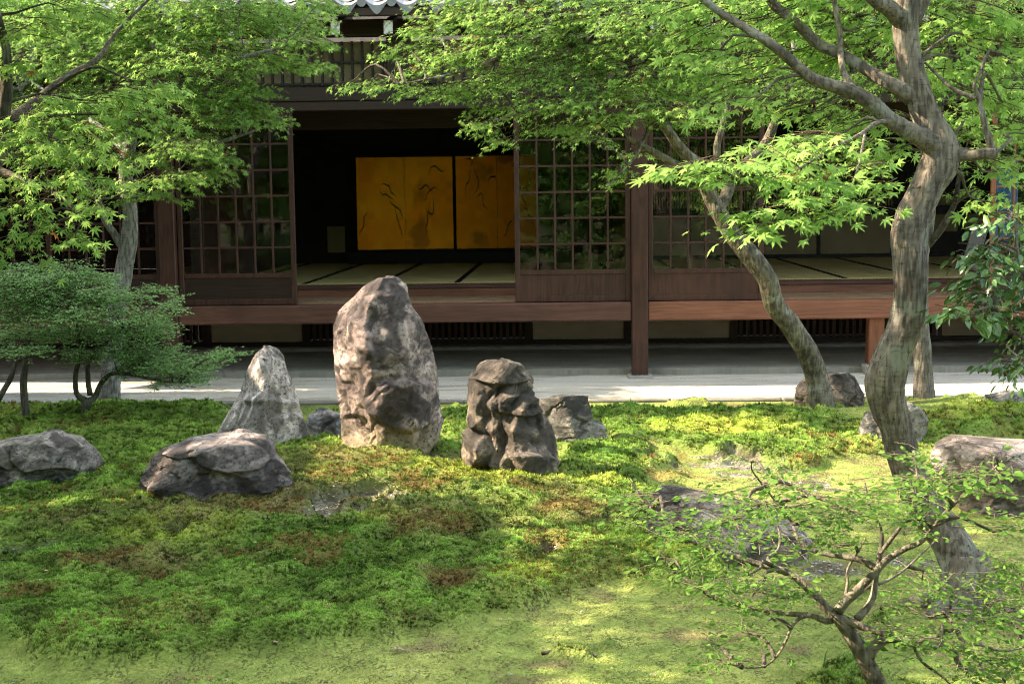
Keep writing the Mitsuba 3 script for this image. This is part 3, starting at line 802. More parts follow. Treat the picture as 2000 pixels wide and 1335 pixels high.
W4 = X(580) - X(356)
pl, pr = X(335) + PW, X(1249) - PW
sliding_door(pl + 0.01, X(581), None, 0.0, seed=1)
sliding_door(X(1007), pr - 0.005, None, 0.0, seed=2, bottom_mat='m_wood_z')
sliding_door(X(1249) + PW + 0.005, X(1491), None, 0.0, seed=3, bottom_mat='m_wood_z')
sliding_door(X(1930), X(1930) + W4, None, 0.0, seed=4, mat='m_wood_orange_z')
xx = X(335) - PW - 0.005
for s in range(3):
    sliding_door(xx - W4, xx, None, 0.0 if s % 2 == 0 else 0.05, seed=5 + s)
    xx -= W4 - 0.05
# above the lintels: pale boards behind an upright slat screen
z_a, z_b = 3.19, 3.66
add_box(H, 'upper_wall', 'm_old_wall', XL, XR, YF + 0.02, YF + 0.06, z_a, z_b)
x = XL
while x < XR:
    if min(abs(x - p) for p in posts) > 0.13:
        add_box(H, 'slat', 'm_black', x - 0.011, x + 0.011, YF - 0.035, YF + 0.012, z_a, z_b)
    x += 0.1085
for zz in (3.215, 3.44):
    for a, b in zip(edges[:-1], edges[1:]):
        add_box(H, 'slat_rail', 'm_black', a + PW, b - PW, YF - 0.029, YF + 0.008, zz - 0.011, zz + 0.011)
for i in range(-2, 3):
    xp = posts[2] + (i + 0.5) * BAY
    add_box(H, 'strut', 'm_wood_dark', xp - 0.13, xp + 0.13, YF - 0.08, YF + 0.03, z_a, z_b + 0.05, 0.008)
add_box(H, 'purlin', 'm_wood_dark', XL, XR, YF - 0.11, YF + 0.08, z_b + 0.05, z_b + 0.22, 0.01)
# roof, rafters, eave tiles
EY, EZ = 14.62, 3.93
roof = H + '__roof'
rise = 0.42
ridge_y, ridge_z = EY + 7.2, EZ + 7.2 * rise
nx = 500
xs = np.linspace(XL - 0.5, XR + 0.5, nx)
ph = (xs - XL) / 0.305
zc = 0.035 * np.abs(np.sin(np.pi * ph))
v = np.concatenate([np.stack([xs, 0 * xs + EY + 0.12, EZ + 0.05 + zc], 1), np.stack([xs, 0 * xs + ridge_y, ridge_z + zc], 1), np.stack([xs, 0 * xs + ridge_y + 7, EZ + 0.1 + zc], 1)])
j = np.arange(nx - 1)
q = np.vstack([np.stack([j, j + 1, j + 1 + nx, j + nx], 1), np.stack([j + nx, j + 1 + nx, j + 1 + 2 * nx, j + 2 * nx], 1)])
put(roof, v, np.vstack([q[:, [0, 1, 2]], q[:, [0, 2, 3]]]), 'm_tile')
# boarding under the eaves
v = np.array([[XL, EY + 0.06, EZ - 0.02], [XR, EY + 0.06, EZ - 0.02], [XR, YF + 0.6, EZ + 0.2], [XL, YF + 0.6, EZ + 0.2]])
put(sub(H, 'eave_board'), np.vstack([v, v + [0, 0, 0.04]]), [[0, 1, 2], [0, 2, 3], [4, 6, 5], [4, 7, 6], [0, 4, 5], [0, 5, 1]], 'm_wood_dark')


def eave_tile(xc):
    """One eave tile: a dished pan with a hanging lip, and the round end of the roll beside it."""
    a = Acc()
    u = np.linspace(-1, 1, 9)
    w = 0.118
    dish = 0.055 * (u ** 2)
    lip = np.array([0.02, 0.028, 0.05, 0.078, 0.09, 0.078, 0.05, 0.028, 0.02])
    xs = xc + u * w
    front = np.stack([xs, 0 * u + EY, EZ + dish], 1)
    low = np.stack([xs, 0 * u + EY, EZ + dish - lip], 1)
    back = np.stack([xs, 0 * u + EY + 0.28, EZ + 0.11 + dish], 1)
    inl = low + [0, 0.022, 0]
    V = np.vstack([back, front, low, inl])
    Fq = []
    for r_ in range(3):
        for i in range(8):
            Fq.append([r_ * 9 + i, (r_ + 1) * 9 + i, (r_ + 1) * 9 + i + 1, r_ * 9 + i + 1])
    Fq = np.array(Fq)
    a.add(V, np.vstack([Fq[:, [0, 1, 2]], Fq[:, [0, 2, 3]]]))
    t = np.linspace(0, 2 * np.pi, 15)[:-1]
    rr = 0.047
    xr_, zr_ = xc + 0.1525, EZ + 0.030
    ring = lambda r_, yy, dz=0: np.stack([xr_ + r_ * np.cos(t), 0 * t + yy, zr_ + dz + r_ * np.sin(t)], 1)
    V = np.vstack([ring(rr, EY + 0.3, 0.12), ring(rr, EY - 0.012), ring(rr * .8, EY - 0.012), ring(rr * .74, EY - 0.004), [[xr_, EY - 0.004, zr_]]])
    Fq = []
    for r_ in range(3):
        for i in range(14):
            Fq += [[r_ * 14 + i, r_ * 14 + (i + 1) % 14, (r_ + 1) * 14 + (i + 1) % 14], [r_ * 14 + i, (r_ + 1) * 14 + (i + 1) % 14, (r_ + 1) * 14 + i]]
    for i in range(14):
        Fq.append([42 + i, 42 + (i + 1) % 14, 56])
    a.add(V, Fq)
    return np.vstack(a.v), np.vstack(a.f)


tx = X(677, EY, 15)
for i in range(-26, 28):
    xc = tx + i * 0.305
    if -7.2 < xc < 7.2:
        v, f = eave_tile(xc)
        put(sub(roof, 'eave_tile'), v, f, 'm_tile')
rx = P(655, 55, EY + 0.16)
for i in range(-15, 16):
    xc = rx[0] + i * 0.545
    if not XL < xc < XR:
        continue
    y0, y1, z0 = EY + 0.16, YF + 0.3, rx[2]
    v, f = box_arrays(xc - 0.045, xc + 0.045, y0, y1, z0 - 0.065, z0 + 0.065, 0.004)
    v = v + [[0, 0, 0.22]] * ((v[:, 1:2] - y0))
    k = put(sub(H, 'rafter'), v, f, 'm_wood_dark')
    v, f = box_arrays(xc - 0.046, xc + 0.046, y0 - 0.006, y0 - 0.001, z0 - 0.066, z0 + 0.066)
    put(sub(k, 'painted_end'), v, f, 'm_white')
add_box(H, 'eave_beam', 'm_wood_dark', XL, XR, EY + 0.02, EY + 0.10, EZ - 0.10, EZ - 0.025, 0.006)
# under the floor: pale plaster panels, slatted vents
YU = 17.85
uz0, uz1 = Z(661, YU, 1200), 0.80
add_box(H, 'foundation', 'm_wood_dark', XL, XR, YU + 0.02, YU + 0.12, 0.0, uz0, 0.0)
add_box(H, 'foundation_sill', 'm_stone', XL, XR, YU - 0.2, YU + 0.02, 0.05, 0.13, 0.01)
spans = [(-80, 130, 'p'), (130, 400, 'v'), (400, 598, 'p'), (598, 1032, 'v'), (1032, 1432, 'p'), (1432, 1840, 'v'), (1840, 2200, 'p'), (2200, 2500, 'v')]
for a, b, t in spans:
    xa, xb = X(a, YU, 640), X(b, YU, 640)
    if t == 'p':
        add_box(H, 'plaster_panel', 'm_plaster', xa, xb, YU, YU + 0.05, uz0, uz1)
    else:
        add_box(H, 'vent_back', 'm_black', xa, xb, YU + 0.3, YU + 0.33, uz0, uz1)
        n = max(1, int((xb - xa) / 0.082))
        for i in range(n + 1):
            xc = xa + 0.02 + i * (xb - xa - 0.04) / n
            add_box(H, 'vent_slat', 'm_plank' if False else 'm_wood_z', xc - 0.02, xc + 0.02, YU + 0.0, YU + 0.03, uz0, uz1)
for a in (405, 1226, 1033, 1433, 598):
    xa = X(a, YU, 640)
    add_box(H, 'stud', 'm_wood_dark', xa - 0.05, xa + 0.05, YU - 0.02, YU + 0.08, uz0, uz1 + 0.002)

# inner rooms: right room with paper panels below a lattice
yb = YB - 0.02
pz0, pz1 = Z(497, yb, 1600), Z(421, yb, 1600)
add_box(H, 'base_rail', 'm_black', X(1255, yb, 500), XR, yb - 0.06, yb + 0.02, TZ, pz0 + 0.01)
divs = [1255, 1345, 1470, 1598, 1742]
for a, b in zip(divs[:-1], divs[1:]):
    add_box(H, 'paper_panel', 'm_paper', X(a, yb, 460) + 0.03, X(b, yb, 460) - 0.03, yb - 0.03, yb, pz0 + 0.011, pz1)
    add_box(H, 'panel_stile', 'm_black', X(b, yb, 460) - 0.028, X(b, yb, 460) + 0.028, yb - 0.045, yb + 0.01, pz0 + 0.012, pz1)
for a, b, c, d in ((1790, 1870, 385, 452), (1884, 1925, 415, 470)):
    add_box(H, 'paper_panel', 'm_paper', X(a, yb, 420), X(b, yb, 420), yb - 0.03, yb, Z(d, yb, 1850), Z(c, yb, 1850))
lz0, lz1 = Z(404, yb, 1600), Z(284, yb, 1600)
add_box(H, 'mid_rail', 'm_black', X(1255, yb, 410), XR, yb - 0.08, yb + 0.01, pz1 + 0.001, lz0)
add_box(H, 'lattice_back', 'm_black', X(1255, yb, 350), X(1742, yb, 350), yb - 0.005, yb + 0.01, lz0, lz1)
acc = Acc()
x = X(1262, yb, 350)
while x < X(1742, yb, 350):
    acc.add(*box_arrays(x - 0.011, x + 0.011, yb - 0.045, yb - 0.02, lz0, lz1))
    x += 0.041
for pz in (0.33, 0.66):
    zz = lz0 + (lz1 - lz0) * pz
    acc.add(*box_arrays(X(1262, yb, 350), X(1742, yb, 350), yb - 0.052, yb - 0.046, zz - 0.012, zz + 0.012))
tag(acc.emit(sub(H, 'lattice'), 'm_paper'), 'fine upright lattice across the back of the right room', kind='stuff')
# left room: black frame round the display, a dim alcove beside it
yb2 = YB - 0.02
add_box(H, 'display_sill', 'm_black', X(690, yb2, 500), X(1249) - 0.05, yb2 - 0.5, yb2, TZ, Z(489, yb2, 850))
add_box(H, 'alcove_panel', 'm_paper', X(640, yb2, 470), X(674, yb2, 470), yb2 - 0.03, yb2, Z(493, yb2, 660), Z(442, yb2, 660))


# gilded folding screens: two leaves each, set at a slight angle, with generic ink brushwork
def gold_screen(key, label, xa, xb, lean, seed):
    tag(key, label, 'folding screen')
    z0, z1 = Z(486, yb2 - 0.3, 850), Z(306, yb2 - 0.3, 850)
    xm = 0.5 * (xa + xb)
    yy = yb2 - 0.34
    r = np.random.default_rng(seed)
    for xs, xe, ys, ye in ((xa, xm - 0.003, yy, yy + lean), (xm + 0.003, xb, yy + lean * 0.9, yy + lean * 1.9)):
        k = sub(key, 'leaf')
        v = np.array([[xs, ys, z0], [xe, ye, z0], [xe, ye, z1], [xs, ys, z1]])
        v = np.vstack([v, v + [0, 0.02, 0]])
        put(k, v, [[0, 1, 2], [0, 2, 3], [4, 6, 5], [4, 7, 6], [0, 4, 5], [0, 5, 1], [3, 2, 6], [3, 6, 7], [0, 3, 7], [0, 7, 4], [1, 5, 6], [1, 6, 2]], 'm_gold')
        # an abstract branch of ink strokes, raised a hair above the gold
        a = Acc()
        for s in range(5):
            p = np.array([r.uniform(0.15, 0.8), r.uniform(0.35, 0.85)])
            ang = r.uniform(0, 6.3)
            pts, wid = [], []
            for t in range(18):
                pts.append(p.copy())
                wid.append(0.009 * math.sin(math.pi * (t + 0.6) / 18.5))
                ang += r.normal(0, 0.38)
                p = p + 0.024 * np.array([math.cos(ang), math.sin(ang)])
            pts, wid = np.clip(np.array(pts), 0.03, 0.97), np.array(wid)
            tg = unit(np.gradient(pts, axis=0))
            nn = np.stack([-tg[:, 1], tg[:, 0]], 1)
            U = np.vstack([pts + nn * wid[:, None], pts - nn * wid[:, None]])
            W3 = np.stack([xs + (xe - xs) * U[:, 0], ys + (ye - ys) * U[:, 0] - 0.004, z0 + (z1 - z0) * U[:, 1]], 1)
            m = len(pts)
            ii = np.arange(m - 1)
            a.add(W3, np.vstack([np.stack([ii, ii + 1, ii + m], 1), np.stack([ii + 1, ii + 1 + m, ii + m], 1)]))
        a.emit(sub(k, 'brushwork'), 'm_ink')
    for xs, xe, za, zb in ((xa - 0.012, xb + 0.012, z1 + 0.001, z1 + 0.03), (xa - 0.012, xb + 0.012, z0 - 0.03, z0 - 0.001)):
        add_box(key, 'frame', 'm_black', xs, xe, yy - 0.01, yy + 2 * lean + 0.03, za, zb)


gold_screen('gold_screen', 'left gilded folding screen with dark ink marks in the open room', X(697, yb2 - 0.34, 400), X(883, yb2 - 0.34, 400), 0.09, 3)
gold_screen('gold_screen_001', 'right gilded folding screen partly behind the glass door', X(891, yb2 - 0.34, 400), X(1050, yb2 - 0.34, 400), 0.09, 8)
# a blue cloth behind the far right door, a leaning board in the right room
xs = np.linspace(X(1948, 15.9, 400), X(1990, 15.9, 400), 60)
yy = 15.95 + 0.03 * np.sin(xs * 30) + 0.01 * np.sin(xs * 71)
v = np.concatenate([np.stack([xs, yy, 0 * xs + 1.42], 1), np.stack([xs, yy, 0 * xs + 2.35], 1)])
v = np.vstack([v, v + [0, 0.006, 0]])
j = np.arange(59)
f = np.vstack([np.stack([j, j + 1, j + 61], 1), np.stack([j, j + 61, j + 60], 1), np.stack([j + 120, j + 181, j + 121], 1), np.stack([j + 120, j + 180, j + 181], 1)])
put('blue_curtain', v, f, 'm_blue')
tag('blue_curtain', 'blue cloth hanging behind the glass door at the far right', 'curtain')
a, b = P(1893, 478, 18.5), P(1912, 415, 18.5)
v, f = box_arrays(-0.10, 0.10, -0.012, 0.012, 0, 0.55, 0.004)
t = math.atan2(b[0] - a[0], b[2] - a[2])
v = v @ np.array([[math.cos(t), 0, -math.sin(t)], [0, 1, 0], [math.sin(t), 0, math.cos(t)]]) + [a[0], 18.5, TZ + 0.03]
put('leaning_board', v, f, 'm_grey')
tag('leaning_board', 'small grey board leaning in the dim right room', 'board')

# the wing on the left and the hall behind the viewer, both outside the picture; their eaves close the court
def court_hall(key, label, along, e, zed, pit, depth, a0, a1, sgn):
    tag(key, label, 'building')

    def bx(name, mat, u0, u1, w0, w1, z0, z1):
        if along == 'y':
            add_box(key, name, mat, u0, u1, w0, w1, z0, z1)
        else:
            add_box(key, name, mat, w0, w1, u0, u1, z0, z1)
    u = lambda d: e - sgn * d
    pts = [(u(0), zed), (u(depth), zed + depth * pit), (u(2 * depth), zed)]
    V = []
    for w in (a0, a1):
        for dz in (0, 0.16):
            for q_, z_ in pts:
                V.append([q_, w, z_ + dz] if along == 'y' else [w, q_, z_ + dz])
    V = np.array(V)
    h = trimesh.convex.convex_hull(V[[0, 1, 3, 4, 6, 7, 9, 10]])
    put(sub(key, 'roof'), np.array(h.vertices), np.array(h.faces), 'm_tile')
    h = trimesh.convex.convex_hull(V[[1, 2, 4, 5, 7, 8, 10, 11]])
    put(sub(key, 'roof'), np.array(h.vertices) + [0, 0, -0.004], np.array(h.faces), 'm_tile')
    bx('wall', 'm_wood_dark', u(2.4), u(2.6), a0 + 0.2, a1 - 0.2, 0.4, zed + 2.0 * pit)
    bx('veranda', 'm_wood_x', u(0.9), u(2.4), a0 + 0.2, a1 - 0.2, 0.35, 0.45)
    n = int((a1 - a0) / 2.0)
    for i in range(n + 1):
        w = a0 + 0.3 + i * (a1 - a0 - 0.6) / n
        bx('post', 'm_wood_z', u(1.0), u(1.15), w - 0.07, w + 0.07, 0.0, zed + 0.8 * pit)


court_hall('timber_wing', 'low timber wing closing the garden on the left', 'y', -7.0, 4.15, 0.40, 4.5, 8.25, 14.5, 1)
court_hall('timber_wing_001', 'taller timber hall on the left nearer the viewer, outside the picture', 'y', -7.0, 5.05, 0.40, 5.0, -8.0, 8.2, 1)


tag('garden_wall', 'plastered garden wall with a tiled cap behind the viewer, outside the picture', 'wall')
add_box('garden_wall', 'wall', 'm_plaster', -30, 30, -14.2, -13.9, 0.0, 2.9)
add_box('garden_wall', 'cap', 'm_tile', -30, 30, -14.5, -13.6, 2.9, 3.1, 0.08)


# ------------------------------------------------------------------ leaves
def leaf_template(kind):
    if kind == 'maple7':
        angs, lens, wid = [0, 36, -36, 74, -74, 118, -118], [1.0, .93, .93, .72, .72, .36, .36], 0.125
        V, Fc = [[0.0, 0, 0.0]], []
        order = sorted(range(7), key=lambda i: angs[i])
        notch = []
        for i in range(6):
            a = math.radians((angs[order[i]] + angs[order[i + 1]]) / 2)
            rr = 0.30 * (lens[order[i]] + lens[order[i + 1]]) / 2 + 0.03
            notch.append((rr * math.cos(a), rr * math.sin(a)))
        ends = [(-.02, -.06)] + notch + [(-.02, .06)]
        for i, o in enumerate(order):
            a = math.radians(angs[o])
            d, s = np.array([math.cos(a), math.sin(a)]), np.array([-math.sin(a), math.cos(a)])
            L = lens[o]
            b = len(V)
            m1, m2 = d * L * .55 - s * wid * L * .85, d * L * .55 + s * wid * L * .85
            V += [[*ends[i], 0.0], [*m1, -0.01], [*(d * L), -0.10 * L], [*m2, -0.01], [*ends[i + 1], 0.0]]
            Fc += [[0, b, b + 1], [0, b + 1, b + 3], [b + 1, b + 2, b + 3], [0, b + 3, b + 4]]
        return np.array(V) - [0.0, 0, 0], np.array(Fc)
    if kind == 'maple5':
        angs, lens = [0, 42, -42, 92, -92], [1.0, .9, .9, .6, .6]
        V, Fc = [], []
        for a, L in zip(angs, lens):
            a = math.radians(a)
            d, s = np.array([math.cos(a), math.sin(a)]), np.array([-math.sin(a), math.cos(a)])
            b = len(V)
            V += [[*(-d * .05), 0], [*(d * L * .45 - s * .17 * L), 0.012], [*(d * L), -.1 * L], [*(d * L * .45 + s * .17 * L), 0.012]]
            Fc += [[b, b + 1, b + 3], [b + 1, b + 2, b + 3]]
        return np.array(V), np.array(Fc)
    if kind == 'tri5':
        angs, lens = [0, 48, -48, 100, -100], [1.0, .85, .85, .55, .55]
        V, Fc = [], []
        for a, L in zip(angs, lens):
            a = math.radians(a)
            d, s = np.array([math.cos(a), math.sin(a)]), np.array([-math.sin(a), math.cos(a)])
            b = len(V)
            V += [[*(d * .12 - s * .2 * L), 0], [*(d * L), -.08], [*(d * .12 + s * .2 * L), 0]]
            Fc += [[b, b + 1, b + 2]]
        return np.array(V), np.array(Fc)
    if kind == 'oval':
        V = [[0, 0, 0], [.3, -.21, .045], [.65, -.2, .04], [1, 0, -.08], [.65, .2, .04], [.3, .21, .045], [.32, 0, -.01], [.66, 0, -.02]]
        Fc = [[0, 1, 6], [0, 6, 5], [6, 1, 2], [6, 2, 7], [6, 7, 5], [7, 4, 5], [7, 2, 3], [7, 3, 4]]
        return np.array(V, float), np.array(Fc)
    if kind == 'diamond':
        return np.array([[0, 0, 0], [.5, -.26, .03], [1, 0, -.03], [.5, .26, .03]], float), np.array([[0, 1, 2], [0, 2, 3]])


TEMPL = {k: leaf_template(k) for k in ('maple7', 'maple5', 'tri5', 'oval', 'diamond')}


class Leaves:
    """Leaves as arrays: position, tip direction, normal, size, colour."""

    def __init__(self):
        self.parts, self.twigs = [], Acc()

    def add(self, *a):
        self.parts.append(a)

    def build(self, parent, kind, mat, singles=0, crown='crown', label=None, near=None):
        p, d, n, s, c = (np.concatenate([x[i] for x in self.parts]) for i in range(5))
        d = unit(d)
        n = unit(n - d * (n * d).sum(1, keepdims=True))
        b = np.cross(n, d)
        V, Fc = TEMPL[kind]
        v = p[:, None] + s[:, None, None] * (V[None, :, :1] * d[:, None] + V[None, :, 1:2] * b[:, None] + V[None, :, 2:] * n[:, None])
        col = np.repeat(c[:, None], len(V), 1)
        pick = np.zeros(len(p), bool)
        V2, F2 = TEMPL[near or kind]
        if singles:
            px, py, z = proj(p)
            ok = (px > 5) & (px < 1995) & (py > 5) & (py < 1330) & (z > 1)
            facing = np.abs((n * unit(p - EYE)).sum(1)) * 0.8 + 0.2
            score = np.where(ok, s / np.maximum(z, 0.5) * facing, -1)
            best = np.argsort(-score)[:singles]
            pick[best[score[best] > 0]] = True
            for i in np.nonzero(pick)[0]:
                put(sub(parent, 'leaf'), p[i] + s[i] * (V2[:, :1] * d[i] + V2[:, 1:2] * b[i] + V2[:, 2:] * n[i]), F2, mat, np.clip(np.tile(c[i], (len(V2), 1)), 0.002, 0.9))
        r = ~pick
        m = int(r.sum())
        k = put(sub(parent, crown), v[r].reshape(-1, 3), (Fc[None] + (np.arange(m) * len(V))[:, None, None]).reshape(-1, 3), mat, np.clip(col[r].reshape(-1, 3), 0.002, 0.9))
        tag(k, label, kind='stuff' if singles else None)
        if self.twigs.n:
            self.twigs.emit(sub(parent, 'twigs'), 'm_bark', True)
            tag(parent + '__twigs', kind='stuff')
        return len(p)


def leaf_tone(r, n, light=1.0, yellow=0.3, a=(0.17, 0.33, 0.075), b=(0.40, 0.60, 0.16), odd=0.004):
    c = lerp3(a, b, r.beta(2, 2.5, n) + yellow - 0.3)
    c = c * r.uniform(0.75, 1.2, n)[:, None] * light
    o = r.random(n) < odd
    c[o] = np.array([0.30, 0.14, 0.04])
    return c


def spray_pad(L, r, c, rad, n, leaf, origin=None, per=7, droop=0.25, tone=None, twig=0.0022, flat=1.0, spread=0.5, tw_color=(0.10, 0.07, 0.045), jitter=0.45, tip_droop=0.45, len_k=5.5):
    """A layer of foliage: flat sprays that lean outwards, the leaves in pairs along a twig."""
    c, rad = np.asarray(c, float), np.asarray(rad, float)
    ph, rho = r.uniform(0, 2 * np.pi, n), np.sqrt(r.random(n))
    loc = np.stack([np.cos(ph) * rho, np.sin(ph) * rho], 1)
    base = np.empty((n, 3))
    base[:, :2] = c[:2] + loc * rad[:2]
    base[:, 2] = c[2] + rad[2] * (0.55 * (1 - rho ** 2) - 0.3 + 0.42 * r.normal(size=n))
    out = base[:, :2] - c[:2] + 1e-3
    if origin is not None:
        out = unit(out) * 0.6 + unit(base[:, :2] - np.asarray(origin)[:2]) * 0.8
    az = np.arctan2(out[:, 1], out[:, 0]) + r.normal(0, spread, n)
    pit = -droop * (0.3 + rho) + r.normal(0, 0.16, n)
    d = np.stack([np.cos(az) * np.cos(pit), np.sin(az) * np.cos(pit), np.sin(pit)], 1)
    side = np.stack([-np.sin(az), np.cos(az), r.normal(0, 0.15, n)], 1)
    ln = leaf * len_k * r.uniform(0.6, 1.25, n)
    start = base - d * ln[:, None] * 0.5
    # twigs
    if twig:
        e = start + d * ln[:, None]
        mid = start + d * (ln * .5)[:, None] + [0, 0, 0.01]
        upv = np.cross(d, side)
        V = []
        for q_, w in ((start, twig * 1.3), (mid, twig), (e, twig * .5)):
            for a in (0, 2.1, 4.2):
                V.append(q_ + (side * math.cos(a) + upv * math.sin(a)) * w)
        V = np.stack(V, 1)
        Fc = []
        for k in (0, 3):
            for a in range(3):
                b = (a + 1) % 3
                Fc += [[k + a, k + b, k + 3 + b], [k + a, k + 3 + b, k + 3 + a]]
        L.twigs.add(V.reshape(-1, 3), (np.array(Fc)[None] + (np.arange(n) * 9)[:, None, None]).reshape(-1, 3), tw_color)
    k = np.arange(per)
    t = (k // 2 + 1) / (per // 2 + 0.6)
    sg = np.where(k % 2 == 0, 1.0, -1.0)
    if per % 2:
        t[-1], sg[-1] = 1.0, 0.0
    tt = np.clip(t[None] + r.normal(0, 0.06, (n, per)), 0.05, 1.1)
    ang = sg[None] * r.uniform(0.6, 1.25, (n, per)) * (1.05 - 0.45 * tt) + r.normal(0, 0.15, (n, per))
    dl = d[:, None] * np.cos(ang)[..., None] + side[:, None] * np.sin(ang)[..., None]
    dl[..., 2] -= r.uniform(0.0, 2 * tip_droop, (n, per))
    pos = start[:, None] + d[:, None] * (ln[:, None] * tt)[..., None] + dl * (leaf * 0.35) + r.normal(0, leaf * 0.12, (n, per, 3))
    nrm = np.array([-0.30, -0.22, 0.9]) * flat + r.normal(0, jitter, (n, per, 3))
    sz = leaf * r.uniform(0.45, 1.2, (n, per))
    m = n * per
    col = (tone or (lambda q_: leaf_tone(r, q_)))(m)
    L.add(pos.reshape(-1, 3), unit(dl.reshape(-1, 3)), nrm.reshape(-1, 3), sz.reshape(-1), col)


def connect(acc, r, skel, c, r0=0.010, seed=0, **kw):
    """A thin branch from the nearest lower point of the tree's limbs to the middle of a pad."""
    skel = np.asarray(skel)
    d = np.linalg.norm((skel - c) * [1, 1, 1.3], axis=1) + 0.8 * np.maximum(0, skel[:, 2] - c[2])
    a = skel[np.argmin(d)]
    L = np.linalg.norm(c - a)
    if L < 0.08:
        return
    m1 = a + (c - a) * 0.35 + r.normal(0, 0.06 * L, 3) + [0, 0, 0.10 * L]
    m2 = a + (c - a) * 0.7 + r.normal(0, 0.05 * L, 3) + [0, 0, 0.06 * L]
    rr = min(0.05, r0 * (0.6 + 0.8 * L))
    kw = {**kw, 'light': np.array(kw.get('light', (0.2, 0.17, 0.14))) * 0.55}
    limb(acc, [a, m1, m2, c], [rr, rr * .75, rr * .5, rr * .28], seed, step=0.07, sides=7, rough=0.08, wob=0.02, **kw)


def pix(pts, Y):
    """Limb points from (x, y) or (x, y, depth) in the photograph."""
    return [P(p[0], p[1], p[2] if len(p) > 2 else Y) for p in pts]


class Tree:
    def __init__(self, key, label, category, seed, dark=(0.06, 0.048, 0.036), light=(0.27, 0.22, 0.17), lichen=0.25):
        self.key, self.r, self.L, self.skel, self.seed = key, np.random.default_rng(seed), Leaves(), [], seed
        self.trunk, self.br, self.kw = Acc(), Acc(), dict(dark=dark, light=light, lichen=lichen)
        tag(key, label, category)

    def stem(self, pts, rad, sides=40, step=0.018, rough=0.10, trunk=True, **kw):
        c = limb(self.trunk if trunk else self.br, pts, rad, self.seed + len(self.skel), step=step, sides=sides, rough=rough, **{**self.kw, **kw})
        self.skel.append(c)
        return c

    def pads(self, items, Y, leaf, dens=1.0, depth=0.55, grow=True, **kw):
        for it in items:
            px, py, rx, ry = it[:4]
            yd = it[4] if len(it) > 4 else Y + self.r.uniform(-0.35, 0.35)
            c = P(px, py, yd)
            s = yd / F
            rad = np.array([rx * s, max(rx * s * depth, 0.15), ry * s])
            n = max(5, int(dens * 2.7 * (rx * ry * s * s * 3.14) / (leaf * leaf * 7 * 0.28)))
            if grow:
                connect(self.br, self.r, np.vstack(self.skel), c + [0, 0, -0.2 * rad[2]], seed=self.seed + int(px), **self.kw)
            spray_pad(self.L, self.r, c, rad, n, leaf, origin=self.skel[0][-1], **kw)

    def crown(self, n, c, rad, leaf, sprays, pad=(0.7, 0.7, 0.16), keep=None, **kw):
        """Pads of foliage through the crown's volume, most towards its outside."""
        for i in range(n):
            d = unit(self.r.normal(size=3)) * self.r.random() ** 0.4
            p = np.asarray(c) + d * rad
            if keep is not None and not keep(p):
                continue
            connect(self.br, self.r, np.vstack(self.skel), p, 0.012, seed=self.seed + i, **self.kw)
            spray_pad(self.L, self.r, p, np.array(pad) * self.r.uniform(0.7, 1.2), sprays, leaf, **kw)

    def build(self, kind, mat='m_leaf', singles=0, label=None, near=None):
        if self.trunk.n:
            self.trunk.emit(sub(self.key, 'trunk'), 'm_bark', True)
        if self.br.n:
            self.br.emit(sub(self.key, 'branches'), 'm_bark', True)
        return self.L.build(self.key, kind, mat, singles, near=near)


def above_frame(p, top=-25):
    """True where a point stands outside the picture."""
    px, py, z = proj(p)
    return bool((py[0] < top) or px[0] < -60 or px[0] > 2060 or z[0] < 0.5)


# ------------------------------------------------------------------ trees
def base_at(px, py, Y):
    p = P(px, py, Y)
    p[2] = height_smooth(p[0], p[1]) - 0.12
    return p


# the grey maple on the left
t = Tree('grey_maple', 'maple with a straight pale grey trunk beside the path at the left', 'tree', 201, dark=(0.13, 0.125, 0.115), light=(0.36, 0.35, 0.33), lichen=0.35)
c = t.stem([base_at(213, 812, 12.8), P(214, 790, 12.8), P(216, 730, 12.8), P(221, 650, 12.8), P(236, 560, 12.8), P(250, 480, 12.8), P(254, 420, 12.8), P(246, 330, 12.8), P(262, 240, 12.7), P(290, 120, 12.6), P(300, -60, 12.6), P(290, -300, 12.7)],
           [0.13, 0.105, 0.092, 0.087, 0.082, 0.08, 0.068, 0.06, 0.054, 0.046, 0.036, 0.015], lump=0.05)
t.stem([P(238, 478, 12.8), P(222, 455, 12.75), P(205, 430, 12.7), P(190, 390, 12.6), P(150, 330, 12.4), P(90, 250, 12.2), P(40, 180, 12.1)], [0.045, 0.034, 0.03, 0.026, 0.022, 0.016, 0.010], sides=16, trunk=False)
t.stem([P(250, 340, 12.8), P(330, 300, 12.6), P(420, 280, 12.3), P(500, 255, 12.1)], [0.035, 0.025, 0.018, 0.008], sides=12, trunk=False)
t.stem([P(262, 240, 12.7), P(340, 170, 12.3), P(450, 120, 12.0), P(560, 90, 11.8)], [0.04, 0.028, 0.02, 0.008], sides=12, trunk=False)
t.stem([P(255, 300, 12.7), P(170, 230, 13.2), P(60, 160, 13.5)], [0.04, 0.028, 0.012], sides=12, trunk=False)
